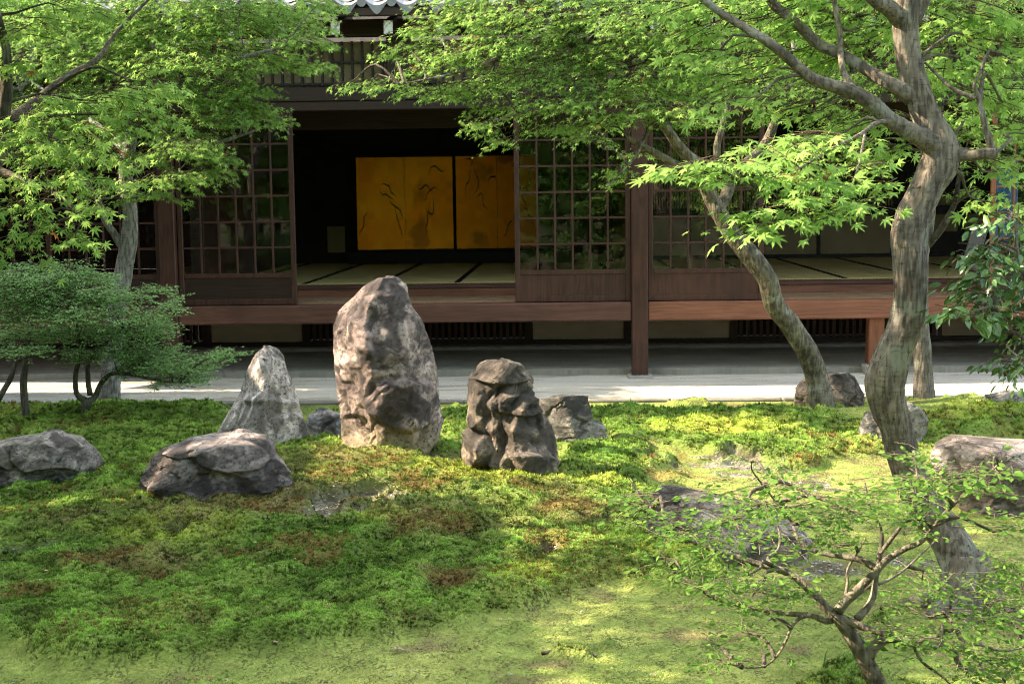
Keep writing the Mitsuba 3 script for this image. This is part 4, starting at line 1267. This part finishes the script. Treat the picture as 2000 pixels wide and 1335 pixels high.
t.pads([(60, 60, 110, 45), (200, 40, 120, 45), (330, 55, 120, 45), (450, 45, 110, 42), (560, 35, 80, 32), (600, 75, 55, 24), (90, 130, 130, 38), (240, 120, 120, 38), (380, 125, 120, 36), (500, 110, 90, 30), (580, 125, 60, 18),
        (440, 170, 90, 24), (330, 190, 120, 30), (180, 195, 120, 30), (60, 215, 110, 30), (470, 205, 70, 20), (400, 235, 90, 22), (500, 232, 62, 16), (290, 255, 110, 26), (350, 290, 80, 24), (420, 305, 42, 22), (250, 310, 80, 20), (400, 340, 50, 18),
        (215, 372, 62, 14), (330, 350, 80, 18), (290, 385, 70, 12), (120, 300, 90, 26), (450, 8, 120, 24), (250, 0, 150, 24), (620, 5, 40, 20)], 12.1, 0.043, 0.85, tone=lambda n: leaf_tone(t.r, n))
t.crown(15, (-3.6, 12.2, 4.7), (1.7, 1.3, 0.9), 0.065, 60, keep=above_frame, twig=0)
t.crown(34, (-5.7, 14.1, 3.2), (1.6, 0.45, 1.2), 0.07, 60, pad=(0.6, 0.4, 0.14), twig=0)
t.build('tri5')

# a nearer maple whose low boughs come in from the left
t = Tree('leafy_maple', 'larger leaved maple reaching in from the left edge, its trunk outside the picture', 'tree', 231, dark=(0.035, 0.03, 0.024), light=(0.13, 0.11, 0.085))
t.stem([(-3.9, 7.3, -0.1), (-3.75, 7.3, 0.8), (-3.55, 7.35, 1.7), P(-20, 320, 7.6), P(8, 210, 7.6), P(12, 100, 7.6), P(-8, 20, 7.6), P(-30, -140, 7.6), P(10, -300, 7.6)], [0.13, 0.105, 0.09, 0.06, 0.036, 0.024, 0.024, 0.022, 0.012])
t.stem([P(10, 240, 7.6), P(60, 205, 7.9), P(130, 150, 8.2), P(190, 115, 8.4), P(230, 60, 8.6), P(300, -10, 8.8)], [0.03, 0.026, 0.02, 0.016, 0.012, 0.008], sides=14, trunk=False)
t.stem([P(-15, 330, 7.6), P(40, 350, 7.3), P(110, 380, 7.0), P(160, 420, 6.9)], [0.03, 0.02, 0.014, 0.007], sides=12, trunk=False)
t.pads([(190, 190, 120, 26, 7.6), (290, 165, 90, 22, 7.8), (110, 245, 110, 26, 7.3), (250, 230, 90, 20, 7.6), (40, 290, 90, 30, 7.2), (150, 300, 100, 24, 7.2), (60, 350, 100, 26, 7.0), (170, 345, 80, 18, 7.1), (40, 405, 90, 22, 6.9), (130, 405, 80, 16, 6.9),
        (30, 450, 80, 20, 6.8), (110, 455, 70, 14, 6.8), (150, 470, 40, 10, 6.8), (30, 490, 60, 12, 6.8), (60, 60, 70, 28, 7.6), (140, 20, 80, 24, 7.8), (30, 130, 60, 24, 7.6)], 7.2, 0.049, 0.62, tone=lambda n: leaf_tone(t.r, n, 1.0, 0.4))
t.crown(34, (-3.2, 7.0, 4.3), (1.9, 1.3, 0.9), 0.075, 50, keep=above_frame, twig=0)
t.crown(14, (-3.9, 6.0, 3.5), (1.0, 0.9, 0.5), 0.075, 36, keep=above_frame, twig=0)
t.build('maple5', singles=280, near='maple7')

# the bent maple in the middle right
t = Tree('bent_maple', 'maple with an S bent mossy trunk in front of the right veranda', 'tree', 261, dark=(0.045, 0.04, 0.028), light=(0.24, 0.215, 0.16), lichen=0.4)
c = t.stem([base_at(1612, 815, 12.1), P(1606, 795, 12.1), P(1596, 740, 12.1), P(1578, 690, 12.05), P(1548, 640, 12.0), P(1512, 592, 11.95), P(1500, 548, 11.9), P(1470, 505, 11.9), P(1432, 460, 11.9), P(1404, 415, 11.9), P(1388, 385, 11.9), P(1368, 352, 11.8), P(1335, 330, 11.6), P(1290, 305, 11.4), P(1225, 268, 11.2)],
           [0.125, 0.105, 0.098, 0.092, 0.088, 0.084, 0.080, 0.084, 0.076, 0.068, 0.062, 0.046, 0.036, 0.03, 0.022], lump=0.07)
t.stem([P(1402, 412, 11.9), P(1420, 378, 12.0), P(1424, 345, 12.1), P(1400, 330, 12.1), P(1360, 318, 12.1), P(1325, 285, 12.0), P(1300, 250, 11.9), P(1260, 215, 11.8), P(1200, 175, 11.6), P(1150, 115, 11.5), P(1085, 60, 11.4), P(1010, -5, 11.4), P(930, -90, 11.4)],
       [0.05, 0.05, 0.052, 0.052, 0.052, 0.046, 0.04, 0.036, 0.034, 0.032, 0.030, 0.028, 0.012], sides=22, trunk=False)
t.stem([P(1420, 345, 12.1), P(1455, 322, 12.2), P(1492, 285, 12.3), P(1515, 235, 12.3), P(1535, 190, 12.3), P(1550, 90, 12.3), P(1530, -40, 12.3)], [0.052, 0.05, 0.044, 0.036, 0.03, 0.022, 0.01], sides=20, trunk=False)
t.stem([P(1405, 328, 12.1), P(1400, 290, 12.1), P(1412, 240, 12.1), P(1422, 195, 12.1), P(1410, 90, 12.0), P(1380, -60, 12.0)], [0.036, 0.03, 0.028, 0.026, 0.02, 0.008], sides=16, trunk=False)
t.stem([P(1262, 260, 11.3), P(1245, 300, 11.1), P(1215, 335, 11.0), P(1185, 365, 10.9)], [0.016, 0.010, 0.006, 0.004], sides=8, trunk=False)
t.stem([P(1200, 175, 11.6), P(1120, 200, 11.2), P(1040, 215, 11.0), P(970, 235, 10.9)], [0.02, 0.014, 0.010, 0.005], sides=8, trunk=False)
t.stem([P(1085, 60, 11.4), P(1000, 100, 11.0), P(900, 140, 10.8), P(780, 165, 10.7)], [0.02, 0.014, 0.010, 0.004], sides=8, trunk=False)
t.pads([(720, 168, 40, 8), (770, 165, 55, 14), (860, 178, 80, 20), (800, 100, 60, 24), (870, 120, 80, 28), (830, 60, 50, 22), (900, 40, 90, 36), (960, 100, 90, 34), (990, 40, 80, 36), (940, 170, 90, 24), (1040, 150, 90, 34), (1060, 80, 90, 36), (1000, 210, 90, 22),
        (945, 240, 42, 14), (985, 278, 34, 12), (960, 262, 36, 10), (1090, 205, 90, 26), (1130, 130, 90, 40), (1150, 40, 90, 40), (1080, 250, 70, 16), (1160, 240, 80, 18), (1200, 180, 90, 34), (1240, 100, 90, 44), (1260, 40, 90, 40), (1270, 170, 90, 34),
        (1240, 225, 80, 18), (1300, 215, 90, 18), (1360, 238, 60, 11), (1150, 270, 46, 10), (1240, 300, 32, 10), (1210, 335, 34, 14), (1185, 360, 22, 9), (1340, 140, 80, 34), (1400, 180, 70, 24), (1320, 80, 80, 36), (900, 0, 70, 16), (1000, -5, 100, 22), (1120, -5, 100, 22), (1230, -5, 100, 24), (1330, 10, 90, 24), (680, 165, 12, 5)], 11.2, 0.040, 0.68,
       tone=lambda n: leaf_tone(t.r, n, 1.0, 0.3))
t.crown(11, (0.6, 11.6, 4.9), (2.0, 1.4, 0.8), 0.065, 50, keep=above_frame, twig=0)
t.build('tri5')

# the big leaning maple at the right
t = Tree('big_maple', 'big maple with a thick winding trunk on the right, boughs reaching left', 'tree', 291, dark=(0.10, 0.083, 0.068), light=(0.30, 0.255, 0.21), lichen=0.3)
D0 = 6.55
big = [base_at(1890, 1222, D0), P(1889, 1205, D0), P(1884, 1140, D0), P(1868, 1080, D0 + .05), P(1838, 1030, D0 + .1), P(1796, 965, D0 + .1), P(1768, 900, D0 + .1), P(1752, 840, D0 + .1), P(1735, 790, D0 + .1), P(1728, 745, D0 + .1), P(1745, 690, D0 + .1), P(1768, 640, D0 + .1), P(1777, 580, D0 + .1), P(1778, 520, D0 + .1),
       P(1776, 470, D0 + .1), P(1788, 415, D0 + .1), P(1812, 365, D0 + .1), P(1836, 318, D0 + .1), P(1834, 282, D0 + .1), P(1816, 240, D0 + .1), P(1795, 190, D0 + .1), P(1778, 130, D0 + .1), P(1770, 70, D0 + .1), P(1770, 0, D0 + .1), P(1785, -110, D0 + .2), P(1800, -300, D0 + .3)]
t.stem(big, [0.165, 0.105, 0.092, 0.090, 0.086, 0.078, 0.073, 0.073, 0.084, 0.092, 0.080, 0.074, 0.074, 0.076, 0.078, 0.078, 0.078, 0.085, 0.082, 0.067, 0.063, 0.058, 0.058, 0.060, 0.046, 0.03], sides=72, step=0.010, lump=0.09, rough=0.11)
for a_, l_ in ((2.6, 0.34), (4.3, 0.30), (5.6, 0.36), (0.6, 0.30), (3.5, 0.26)):
    b_ = P(1889, 1205, D0)
    e_ = b_ + np.array([math.cos(a_), math.sin(a_), 0]) * l_
    m_ = b_ + np.array([math.cos(a_), math.sin(a_), 0]) * l_ * 0.42
    g_ = height_smooth(b_[0], b_[1])
    t.stem([[b_[0] + 0.03 * math.cos(a_), b_[1] + 0.03 * math.sin(a_), g_ + 0.26], [m_[0], m_[1], g_ + 0.06], [e_[0], e_[1], g_ - 0.04]], [0.06, 0.05, 0.03], sides=16, step=0.02)
B1 = [P(1828, 285, D0 + .08), P(1780, 258, D0), P(1735, 232, D0 - .05), P(1700, 200, D0 - .1), P(1660, 178, D0 - .15), P(1590, 155, D0 - .2), P(1545, 118, D0 - .25), P(1500, 82, D0 - .3), P(1440, 45, D0 - .3), P(1400, 20, D0 - .3), P(1330, -40, D0 - .3), P(1250, -150, D0 - .2)]
t.stem(B1, [0.054, 0.040, 0.036, 0.034, 0.030, 0.025, 0.023, 0.021, 0.018, 0.016, 0.013, 0.006], sides=30, trunk=False, lump=0.08)
B2 = [P(1785, 190, D0 + .1), P(1740, 165, D0 + .05), P(1690, 135, D0 + .1), P(1640, 105, D0 + .15), P(1600, 88, D0 + .2), P(1560, 50, D0 + .2), P(1530, 25, D0 + .2), P(1505, 0, D0 + .2), P(1480, -80, D0 + .2), P(1440, -200, D0 + .3)]
t.stem(B2, [0.045, 0.032, 0.028, 0.026, 0.026, 0.023, 0.022, 0.021, 0.016, 0.008], sides=28, trunk=False, lump=0.08)
t.stem([P(1668, 180, D0 - .12), P(1645, 130, D0 + .05), P(1640, 60, D0 + .15), P(1630, 0, D0 + .2), P(1640, -90, D0 + .2)], [0.02, 0.014, 0.012, 0.011, 0.005], sides=14, trunk=False)
t.stem([P(1768, 50, D0 + .1), P(1738, 18, D0 + .02), P(1695, -15, D0 - .05), P(1640, -120, D0 - .1)], [0.042, 0.038, 0.030, 0.012], sides=24, trunk=False)
t.stem([P(1780, 40, D0 + .1), P(1798, 10, D0 + .1), P(1830, -60, D0 + .1), P(1900, -200, D0 + .1)], [0.04, 0.034, 0.026, 0.010], sides=24, trunk=False)
t.stem([P(1858, 300, D0 + .1), P(1890, 304, D0 + .05), P(1925, 300, D0), P(1944, 299, D0)], [0.044, 0.026, 0.026, 0.028], sides=24, trunk=False)
t.stem([P(1938, 296, D0), P(1924, 245, D0 - .02), P(1912, 195, D0 - .03), P(1903, 165, D0 - .03), P(1917, 138, D0 - .03)], [0.018, 0.014, 0.011, 0.008, 0.005], sides=12, trunk=False)
t.stem([P(1905, 192, D0 - .03), P(1870, 178, D0), P(1845, 160, D0 + .05), P(1796, 112, D0 + .2)], [0.012, 0.009, 0.008, 0.005], sides=10, trunk=False)
t.stem([P(1738, 236, D0 - .05), P(1712, 240, D0 - .3), P(1680, 262, D0 - .6), P(1630, 288, D0 - .9), P(1560, 330, D0 - 1.1), P(1480, 375, D0 - 1.2)], [0.012, 0.010, 0.007, 0.006, 0.004, 0.003], sides=8, trunk=False)
t.stem([P(1690, 258, D0 - .5), P(1672, 340, D0 - .8), P(1640, 400, D0 - 1.0), P(1590, 440, D0 - 1.1)], [0.006, 0.005, 0.004, 0.002], sides=6, trunk=False)
tone = lambda n: leaf_tone(t.r, n, 1.05, 0.42)
t.pads([(1400, 60, 90, 36, 6.4), (1500, 40, 90, 34, 6.8), (1600, 40, 90, 34, 7.0), (1690, 60, 80, 34, 7.0), (1370, 120, 80, 28, 6.3), (1470, 150, 90, 28, 6.4), (1570, 110, 90, 30, 7.0), (1660, 110, 70, 28, 7.1), (1440, 200, 70, 12, 6.2),
        (1580, 215, 90, 22, 6.9), (1660, 240, 80, 20, 6.9), (1720, 290, 60, 18, 6.9), (1620, 260, 70, 14, 6.4), (1370, 5, 100, 30, 6.4), (1500, -5, 100, 26, 6.8), (1620, -5, 100, 26, 7.0)], 6.5, 0.050, 0.62, tone=tone)
t.pads([(1570, 268, 70, 10, 5.6), (1640, 290, 70, 12, 5.7), (1500, 292, 70, 10, 5.5), (1430, 318, 60, 8, 5.3), (1520, 318, 70, 10, 5.4), (1610, 318, 70, 11, 5.6), (1690, 330, 40, 10, 5.8), (1375, 340, 36, 6, 5.2), (1460, 348, 60, 8, 5.3), (1550, 350, 70, 9, 5.4), (1630, 358, 50, 9, 5.6), (1700, 362, 34, 8, 5.8),
        (1530, 388, 60, 8, 5.3), (1600, 388, 60, 8, 5.4), (1665, 400, 34, 7, 5.5), (1500, 415, 46, 7, 5.2), (1570, 418, 50, 7, 5.3), (1630, 420, 30, 6, 5.4), (1480, 440, 24, 5, 5.2), (1355, 322, 22, 5, 5.2)], 5.4, 0.052, 0.6, tone=tone, droop=0.12, tip_droop=0.28)
t.pads([(1850, 60, 60, 40, 7.1), (1930, 50, 80, 40, 6.9), (1990, 110, 60, 40, 6.8), (1880, 130, 70, 34, 7.3), (1950, 180, 70, 34, 7.2), (1990, 250, 50, 30, 7.0), (1890, 225, 60, 22, 7.4), (1960, 330, 60, 14, 7.0), (1900, 290, 50, 14, 7.6), (1940, 395, 70, 10, 7.2)], 7.0, 0.056, 0.72, tone=tone)
t.crown(18, (1.3, 6.7, 4.0), (2.1, 1.6, 0.8), 0.075, 48, keep=above_frame, twig=0)
t.build('maple5', singles=300, near='maple7')

# the slim maple behind it
t = Tree('slim_maple', 'slim straight maple standing behind the big winding trunk', 'tree', 321, dark=(0.09, 0.08, 0.068), light=(0.25, 0.22, 0.19))
t.stem([base_at(1806, 800, 12.6), P(1805, 780, 12.6), P(1802, 700, 12.6), P(1797, 600, 12.6), P(1800, 500, 12.6), P(1812, 440, 12.6), P(1822, 330, 12.6), P(1835, 200, 12.6), P(1850, 60, 12.6), P(1850, -150, 12.6)], [0.11, 0.092, 0.078, 0.07, 0.062, 0.052, 0.046, 0.04, 0.034, 0.02])
t.stem([P(1808, 482, 12.6), P(1840, 445, 12.5), P(1865, 395, 12.4), P(1872, 350, 12.4), P(1880, 310, 12.4)], [0.036, 0.03, 0.024, 0.018, 0.012], sides=14, trunk=False, dark=(.02, .018, .015), light=(.09, .08, .07))
t.stem([P(1862, 400, 12.4), P(1890, 380, 12.3), P(1912, 368, 12.2)], [0.016, 0.010, 0.006], sides=8, trunk=False, dark=(.02, .018, .015), light=(.09, .08, .07))
t.pads([(1720, 60, 110, 45), (1840, 40, 110, 45), (1950, 50, 100, 50), (1640, 150, 110, 40), (1740, 160, 110, 36), (1880, 150, 110, 45), (1970, 190, 80, 45), (1560, 190, 90, 34), (1680, 230, 100, 28), (1900, 260, 100, 30), (1960, 310, 70, 20), (1620, 280, 90, 24), (1500, 60, 100, 50), (1600, 60, 100, 50),
        (1480, 140, 90, 40), (1700, 310, 70, 18), (1850, 330, 60, 12), (1900, 375, 50, 8), (1540, 290, 60, 18), (1450, 0, 120, 26), (1600, -5, 120, 26), (1750, -5, 120, 24), (1900, -5, 120, 24)], 12.4, 0.044, 0.6, tone=lambda n: leaf_tone(t.r, n, 0.95, 0.25))
t.crown(11, (3.2, 12.3, 4.9), (1.9, 1.3, 0.9), 0.065, 50, keep=above_frame, twig=0)
t.build('tri5')

# the fine leaved bush at the left
t = Tree('fine_bush', 'fine leaved dark green bush in flat tiers at the left, on thin forked stems', 'shrub', 351, dark=(0.05, 0.045, 0.038), light=(0.19, 0.17, 0.145))
t.stem([base_at(182, 850, 11.6), P(178, 838, 11.6), P(166, 808, 11.6), P(168, 785, 11.6), P(150, 768, 11.6), P(148, 730, 11.6), P(156, 690, 11.6), P(150, 620, 11.6)], [0.05, 0.042, 0.036, 0.034, 0.022, 0.02, 0.018, 0.012], sides=20)
t.stem([P(168, 785, 11.6), P(185, 775, 11.6), P(200, 745, 11.6), P(228, 728, 11.5), P(300, 740, 11.4), P(350, 748, 11.3)], [0.03, 0.025, 0.02, 0.018, 0.014, 0.006], sides=12, trunk=False)
t.stem([P(176, 772, 11.6), P(172, 740, 11.6), P(178, 700, 11.6), P(240, 640, 11.5)], [0.022, 0.02, 0.016, 0.008], sides=12, trunk=False)
t.stem([base_at(54, 836, 11.8), P(52, 820, 11.8), P(46, 750, 11.8), P(52, 700, 11.8), P(60, 640, 11.8), P(80, 580, 11.8)], [0.042, 0.036, 0.03, 0.026, 0.02, 0.012], sides=18)
t.stem([base_at(-30, 850, 11.5), P(-12, 800, 11.5), P(20, 740, 11.5), P(40, 700, 11.6), P(120, 686, 11.6)], [0.032, 0.026, 0.022, 0.016, 0.008], sides=14, trunk=False)
t.pads([(70, 530, 60, 22), (140, 525, 40, 17), (60, 560, 80, 22), (150, 545, 70, 17), (180, 545, 40, 17), (330, 600, 26, 17), (30, 590, 80, 28), (130, 585, 90, 25), (200, 570, 50, 14), (230, 580, 60, 17), (300, 565, 40, 11), (80, 620, 100, 22), (190, 615, 90, 22), (60, 650, 80, 22), (150, 655, 90, 22), (250, 650, 90, 22), (290, 620, 40, 17), (310, 640, 30, 17), (40, 685, 70, 14), (220, 690, 90, 22), (300, 690, 70, 25),
        (340, 715, 80, 22), (400, 700, 50, 14), (440, 690, 34, 11), (280, 715, 70, 22), (380, 740, 30, 14), (330, 745, 34, 14), (180, 640, 60, 14), (345, 580, 16, 7), (110, 540, 40, 14), (20, 545, 40, 17)], 11.4, 0.028, 1.15, depth=0.6, per=9,
       tone=lambda n: leaf_tone(t.r, n, 1.0, 0.3, (0.24, 0.44, 0.19), (0.42, 0.64, 0.27), 0.0), droop=-0.05, tip_droop=0.1, twig=0.0012, jitter=0.8, len_k=6, flat=0.8)
t.build('diamond')

# the open shrub in front on the right
t = Tree('open_shrub', 'open branching shrub with small oval leaves in the right foreground', 'shrub', 381, dark=(0.07, 0.06, 0.045), light=(0.27, 0.235, 0.18), lichen=0.1)
S0 = 4.55
t.stem([P(1735, 1400, S0), P(1717, 1345, S0), P(1695, 1300, S0), P(1672, 1255, S0), P(1652, 1225, S0), P(1630, 1200, S0)], [0.034, 0.030, 0.028, 0.026, 0.023, 0.018], sides=28, step=0.01)
t.skel[0] = t.skel[0]
foot = P(1735, 1400, S0)
t.stem([np.array([foot[0] + 0.05, foot[1], -0.1]), foot + [0.01, 0, 0.0], P(1717, 1345, S0)], [0.045, 0.036, 0.030], sides=28, step=0.01)
for pts, r0 in (([(1695, 1285), (1708, 1262), (1722, 1252), (1740, 1245), (1800, 1258), (1857, 1265), (1870, 1290), (1880, 1305), (1905, 1312), (1960, 1330)], 0.020),
                ([(1632, 1205), (1600, 1172), (1573, 1142), (1540, 1118), (1480, 1100), (1420, 1080), (1360, 1060), (1300, 1020), (1262, 980), (1232, 945)], 0.016),
                ([(1625, 1210), (1612, 1212), (1585, 1201), (1530, 1197), (1480, 1189), (1400, 1169), (1355, 1140), (1320, 1115), (1280, 1064)], 0.011),
                ([(1637, 1192), (1655, 1170), (1681, 1145), (1708, 1118), (1733, 1092), (1770, 1070), (1801, 1056), (1840, 1010), (1890, 960), (1960, 900)], 0.016),
                ([(1673, 1208), (1690, 1190), (1705, 1165), (1711, 1120), (1718, 1080), (1721, 1040), (1705, 1000), (1697, 980), (1690, 940)], 0.013),
                ([(1712, 1110), (1680, 1092), (1641, 1085), (1610, 1080), (1575, 1068), (1555, 1045), (1549, 1022), (1530, 980)], 0.012),
                ([(1640, 1205), (1690, 1225), (1740, 1240), (1781, 1252), (1830, 1240), (1900, 1215), (1980, 1190)], 0.013),
                ([(1585, 1200), (1560, 1208), (1545, 1226), (1535, 1250), (1520, 1276), (1500, 1296), (1475, 1303), (1440, 1300), (1400, 1285)], 0.006),
                ([(1645, 1185), (1690, 1150), (1740, 1130), (1780, 1100), (1830, 1050)], 0.008),
                ([(1650, 1170), (1655, 1140), (1656, 1110), (1680, 1070), (1690, 1050)], 0.006),
                ([(1560, 1165), (1520, 1165), (1470, 1150), (1430, 1140)], 0.006),
                ([(1520, 1112), (1500, 1092), (1520, 1072), (1522, 1040), (1510, 1000)], 0.008),
                ([(1549, 1022), (1500, 960), (1470, 920), (1468, 900)], 0.004),
                ([(1857, 1265), (1900, 1255), (1960, 1270), (2010, 1260)], 0.008),
                ([(1781, 1252), (1800, 1290), (1840, 1320), (1870, 1350)], 0.006),
                ([(1720, 1080), (1770, 1010), (1790, 950), (1785, 880)], 0.007)):
    n = len(pts)
    dep = S0 + 0.22 * math.sin(pts[-1][0] * 0.037 + pts[-1][1] * 0.021) * np.linspace(0, 1, n)
    t.stem([P(a, b, float(y_)) for (a, b), y_ in zip(pts, dep)], np.linspace(r0 * 1.06, max(0.0018, r0 * 0.22), n), sides=14, step=0.014, trunk=False, wob=0.012)
ft = lambda n: leaf_tone(t.r, n, 1.0, 0.3, (0.085, 0.20, 0.04), (0.26, 0.43, 0.10), 0.0)
kw = dict(per=9, tone=ft, droop=0.0, tip_droop=0.1, twig=0.0010, jitter=0.8, tw_color=(0.20, 0.17, 0.12), len_k=7, spread=1.0)
t.pads([(1240, 970, 40, 26), (1290, 1010, 50, 24), (1340, 1040, 60, 22), (1400, 1020, 60, 26), (1460, 990, 60, 30), (1400, 1070, 60, 22), (1330, 1110, 40, 24), (1390, 1140, 60, 22), (1460, 1120, 60, 22), (1470, 1160, 70, 22), (1520, 1060, 50, 30), (1550, 1000, 60, 26), (1600, 970, 60, 26), (1560, 1140, 60, 20), (1620, 1030, 60, 26),
        (1680, 1000, 60, 30), (1720, 960, 60, 28), (1760, 1010, 60, 30), (1800, 960, 60, 30), (1850, 930, 60, 26), (1900, 940, 50, 22), (1780, 900, 40, 20), (1940, 905, 40, 18), (1500, 930, 40, 14), (1420, 960, 50, 16), (1640, 1060, 50, 18),
        (1800, 1130, 60, 26), (1940, 1160, 60, 30), (1770, 1180, 50, 20), (1920, 1220, 70, 30), (1990, 1200, 60, 40), (1760, 1250, 50, 22), (1830, 1260, 60, 26), (1910, 1280, 70, 28), (1980, 1290, 60, 30), (1740, 1230, 40, 16), (1900, 1330, 80, 20), (1990, 1110, 60, 40), (1980, 1020, 50, 30),
        (1420, 1270, 36, 16), (1390, 1255, 26, 12), (1450, 1230, 40, 16), (1490, 1260, 30, 14), (1400, 1300, 30, 10), (1500, 1210, 50, 10)], S0, 0.029, 0.78, depth=0.5, **kw)
t.build('oval', singles=300)

# the glossy camellia at the right edge
t = Tree('camellia', 'glossy leaved camellia at the right edge in front of the veranda', 'shrub', 401, dark=(0.12, 0.10, 0.085), light=(0.34, 0.30, 0.26))
t.stem([(2.62, 6.3, -0.1), (2.60, 6.3, 0.5), (2.55, 6.3, 0.9), P(2060, 700, 6.3), P(2020, 672, 6.3), P(1990, 655, 6.3), P(1968, 640, 6.3), P(1950, 610, 6.3)], [0.03, 0.028, 0.024, 0.018, 0.012, 0.009, 0.007, 0.004], sides=16)
t.stem([P(2060, 700, 6.3), P(2030, 600, 6.3), P(2000, 540, 6.3), P(1985, 470, 6.3), P(1990, 400, 6.3)], [0.016, 0.012, 0.009, 0.006, 0.003], sides=10, trunk=False)
t.stem([P(2055, 720, 6.3), P(2010, 705, 6.2), P(1980, 690, 6.2), P(1965, 672, 6.2)], [0.012, 0.007, 0.005, 0.003], sides=10, trunk=False)
t.pads([(1900, 590, 36, 16), (1880, 605, 24, 16), (1940, 560, 40, 26), (1990, 560, 40, 40), (1930, 620, 36, 20), (1980, 620, 40, 26), (1960, 510, 40, 24), (1910, 540, 20, 12), (1940, 480, 30, 16), (1990, 480, 30, 34), (1960, 420, 26, 16), (1990, 440, 26, 20), (1960, 700, 26, 14), (1990, 720, 34, 18), (1900, 490, 20, 10), (1985, 660, 30, 14),
        (1890, 560, 12, 8), (2040, 560, 40, 60), (2050, 660, 40, 60)], 6.3, 0.062, 1.25, depth=0.9, per=7, tone=lambda n: leaf_tone(t.r, n, 1.0, 0.2, (0.04, 0.105, 0.035), (0.15, 0.28, 0.07), 0.0), droop=0.3, tip_droop=0.5, jitter=0.8, len_k=2.6, spread=1.2, twig=0.002)
t.build('oval', 'm_gloss_leaf', singles=220)

# trees outside the picture that shade the court and stand in the glass
for i, (x, y, h, rad, lab) in enumerate(((5.2, 8.8, 5.8, 1.8, 'leafy maple to the right, outside the picture'), (8.5, -4.5, 7.0, 2.7, 'tall tree behind the viewer on the far right, outside the picture'), (2.6, -7.5, 7.5, 2.8, 'tall tree behind the others at the viewer\'s back, outside the picture'), (-4.5, -4.0, 7.0, 2.6, 'tall tree behind the viewer on the left, outside the picture'),
                                    (0.3, -5.5, 7.5, 2.8, 'tall tree straight behind the viewer, outside the picture'), (5.0, -3.5, 7.0, 2.6, 'tall tree behind the viewer on the right, outside the picture'), (-9.5, -5.0, 7.5, 2.8, 'tall tree far behind the viewer on the left, outside the picture'))):
    t = Tree(key_of('court_tree'), lab, 'tree', 440 + i)
    t.stem([(x, y, -0.1), (x + .05, y, 0.9), (x - .1, y + .1, 1.9), (x + .1, y, 3.0), (x, y + .1, h - 0.6)], [0.14, 0.11, 0.09, 0.07, 0.03], sides=12, step=0.1)
    big_ = rad > 2
    t.crown(40 if big_ else 26, (x, y, h * 0.5 if big_ else h - 1.2), (rad, rad, h * 0.48 if big_ else 1.0), 0.30 if big_ else 0.075, 30 if big_ else 45, pad=(1.0, 1.0, 0.4) if big_ else (0.7, 0.7, 0.16), keep=above_frame, twig=0, tone=lambda n: leaf_tone(t.r, n, 1.1, 0.55))
    t.build('tri5')

# grass blades by the shrub's foot and a few tall weeds
acc = Acc()
r = np.random.default_rng(77)
for px, py, n, hh in ((1650, 1330, 12, 0.06), (1560, 920, 20, 0.10), (1610, 915, 16, 0.09), (1780, 905, 14, 0.10), (880, 880, 16, 0.05), (1690, 1325, 10, 0.05), (1480, 925, 14, 0.05), (1900, 985, 18, 0.09)):
    g = ground_hit(px, py)
    for i in range(n):
        b = g + [r.normal(0, 0.06), r.normal(0, 0.06), 0]
        b[2] = float(ground_z(b[0], b[1])) - 0.005
        az, h = r.uniform(0, 6.3), hh * r.uniform(0.5, 1.2)
        d = np.array([math.cos(az), math.sin(az), 0])
        s = np.array([-d[1], d[0], 0]) * 0.0028
        m, e = b + d * h * .25 + [0, 0, h * .7], b + d * h * .7 + [0, 0, h]
        acc.add(np.array([b - s, b + s, m + s, m - s, e]), [[0, 1, 2], [0, 2, 3], [3, 2, 4]], np.array([0.12, 0.22, 0.05]) * r.uniform(.7, 1.3))
acc.emit('grass', 'm_moss')
tag('grass', 'thin grass blades in small tufts beside rocks and shrub', 'grass', kind='stuff')
acc = Acc()
X_, Y_ = scatter(420)
for x, y in zip(X_, Y_):
    if r.random() < 0.55:
        V, Fc = TEMPL['tri5'] if r.random() < 0.5 else TEMPL['oval']
        a_, s_ = r.uniform(0, 6.3), r.uniform(0.014, 0.034)
        W = V * s_ * [1, 1, 2.0]
        W = W @ np.array([[math.cos(a_), math.sin(a_), 0], [-math.sin(a_), math.cos(a_), 0], [0, 0, 1]])
        W[:, 2] += W[:, 0] * r.uniform(-.4, .4) + float(ground_z(x, y)) + 0.016
        acc.add(W + [x, y, 0], Fc, np.array([(0.34, 0.22, 0.12), (0.45, 0.36, 0.24), (0.25, 0.13, 0.07), (0.40, 0.36, 0.12)][r.integers(4)]) * r.uniform(.7, 1.2))
acc.emit('leaf_litter', 'm_soil')
tag('leaf_litter', 'small dry leaves fallen here and there on the moss', 'leaf litter', kind='stuff')
# a fallen twig and a pale leaf on the moss in front
a, b, c = (ground_hit(*q_) for q_ in ((1058, 1280), (1110, 1277), (1165, 1284)))
acc = Acc()
limb(acc, [a + [0, 0, 0.012], b + [0, 0, 0.018], c + [0, 0, 0.010]], [0.008, 0.010, 0.005], 5, step=0.01, sides=10)
acc.emit('fallen_twig', 'm_bark', True)
tag('fallen_twig', 'weathered twig half sunk in the moss at the front', 'twig')
g = ground_hit(765, 1275)
V, Fc = TEMPL['oval']
put('fallen_leaf', V * 0.055 * [1, 1.2, 1.5] + [g[0], g[1], float(ground_z(g[0], g[1])) + 0.02], Fc, 'm_soil', np.tile([0.52, 0.42, 0.32], (len(V), 1)))
tag('fallen_leaf', 'pale dry leaf lying at the front edge of the tall moss', 'leaf')
tot = sum(len(meshkit.WRITTEN[d['filename']][1]) for d in scene.values() if d.get('type') == 'ply')
print('triangles', tot, 'entries', len(scene))
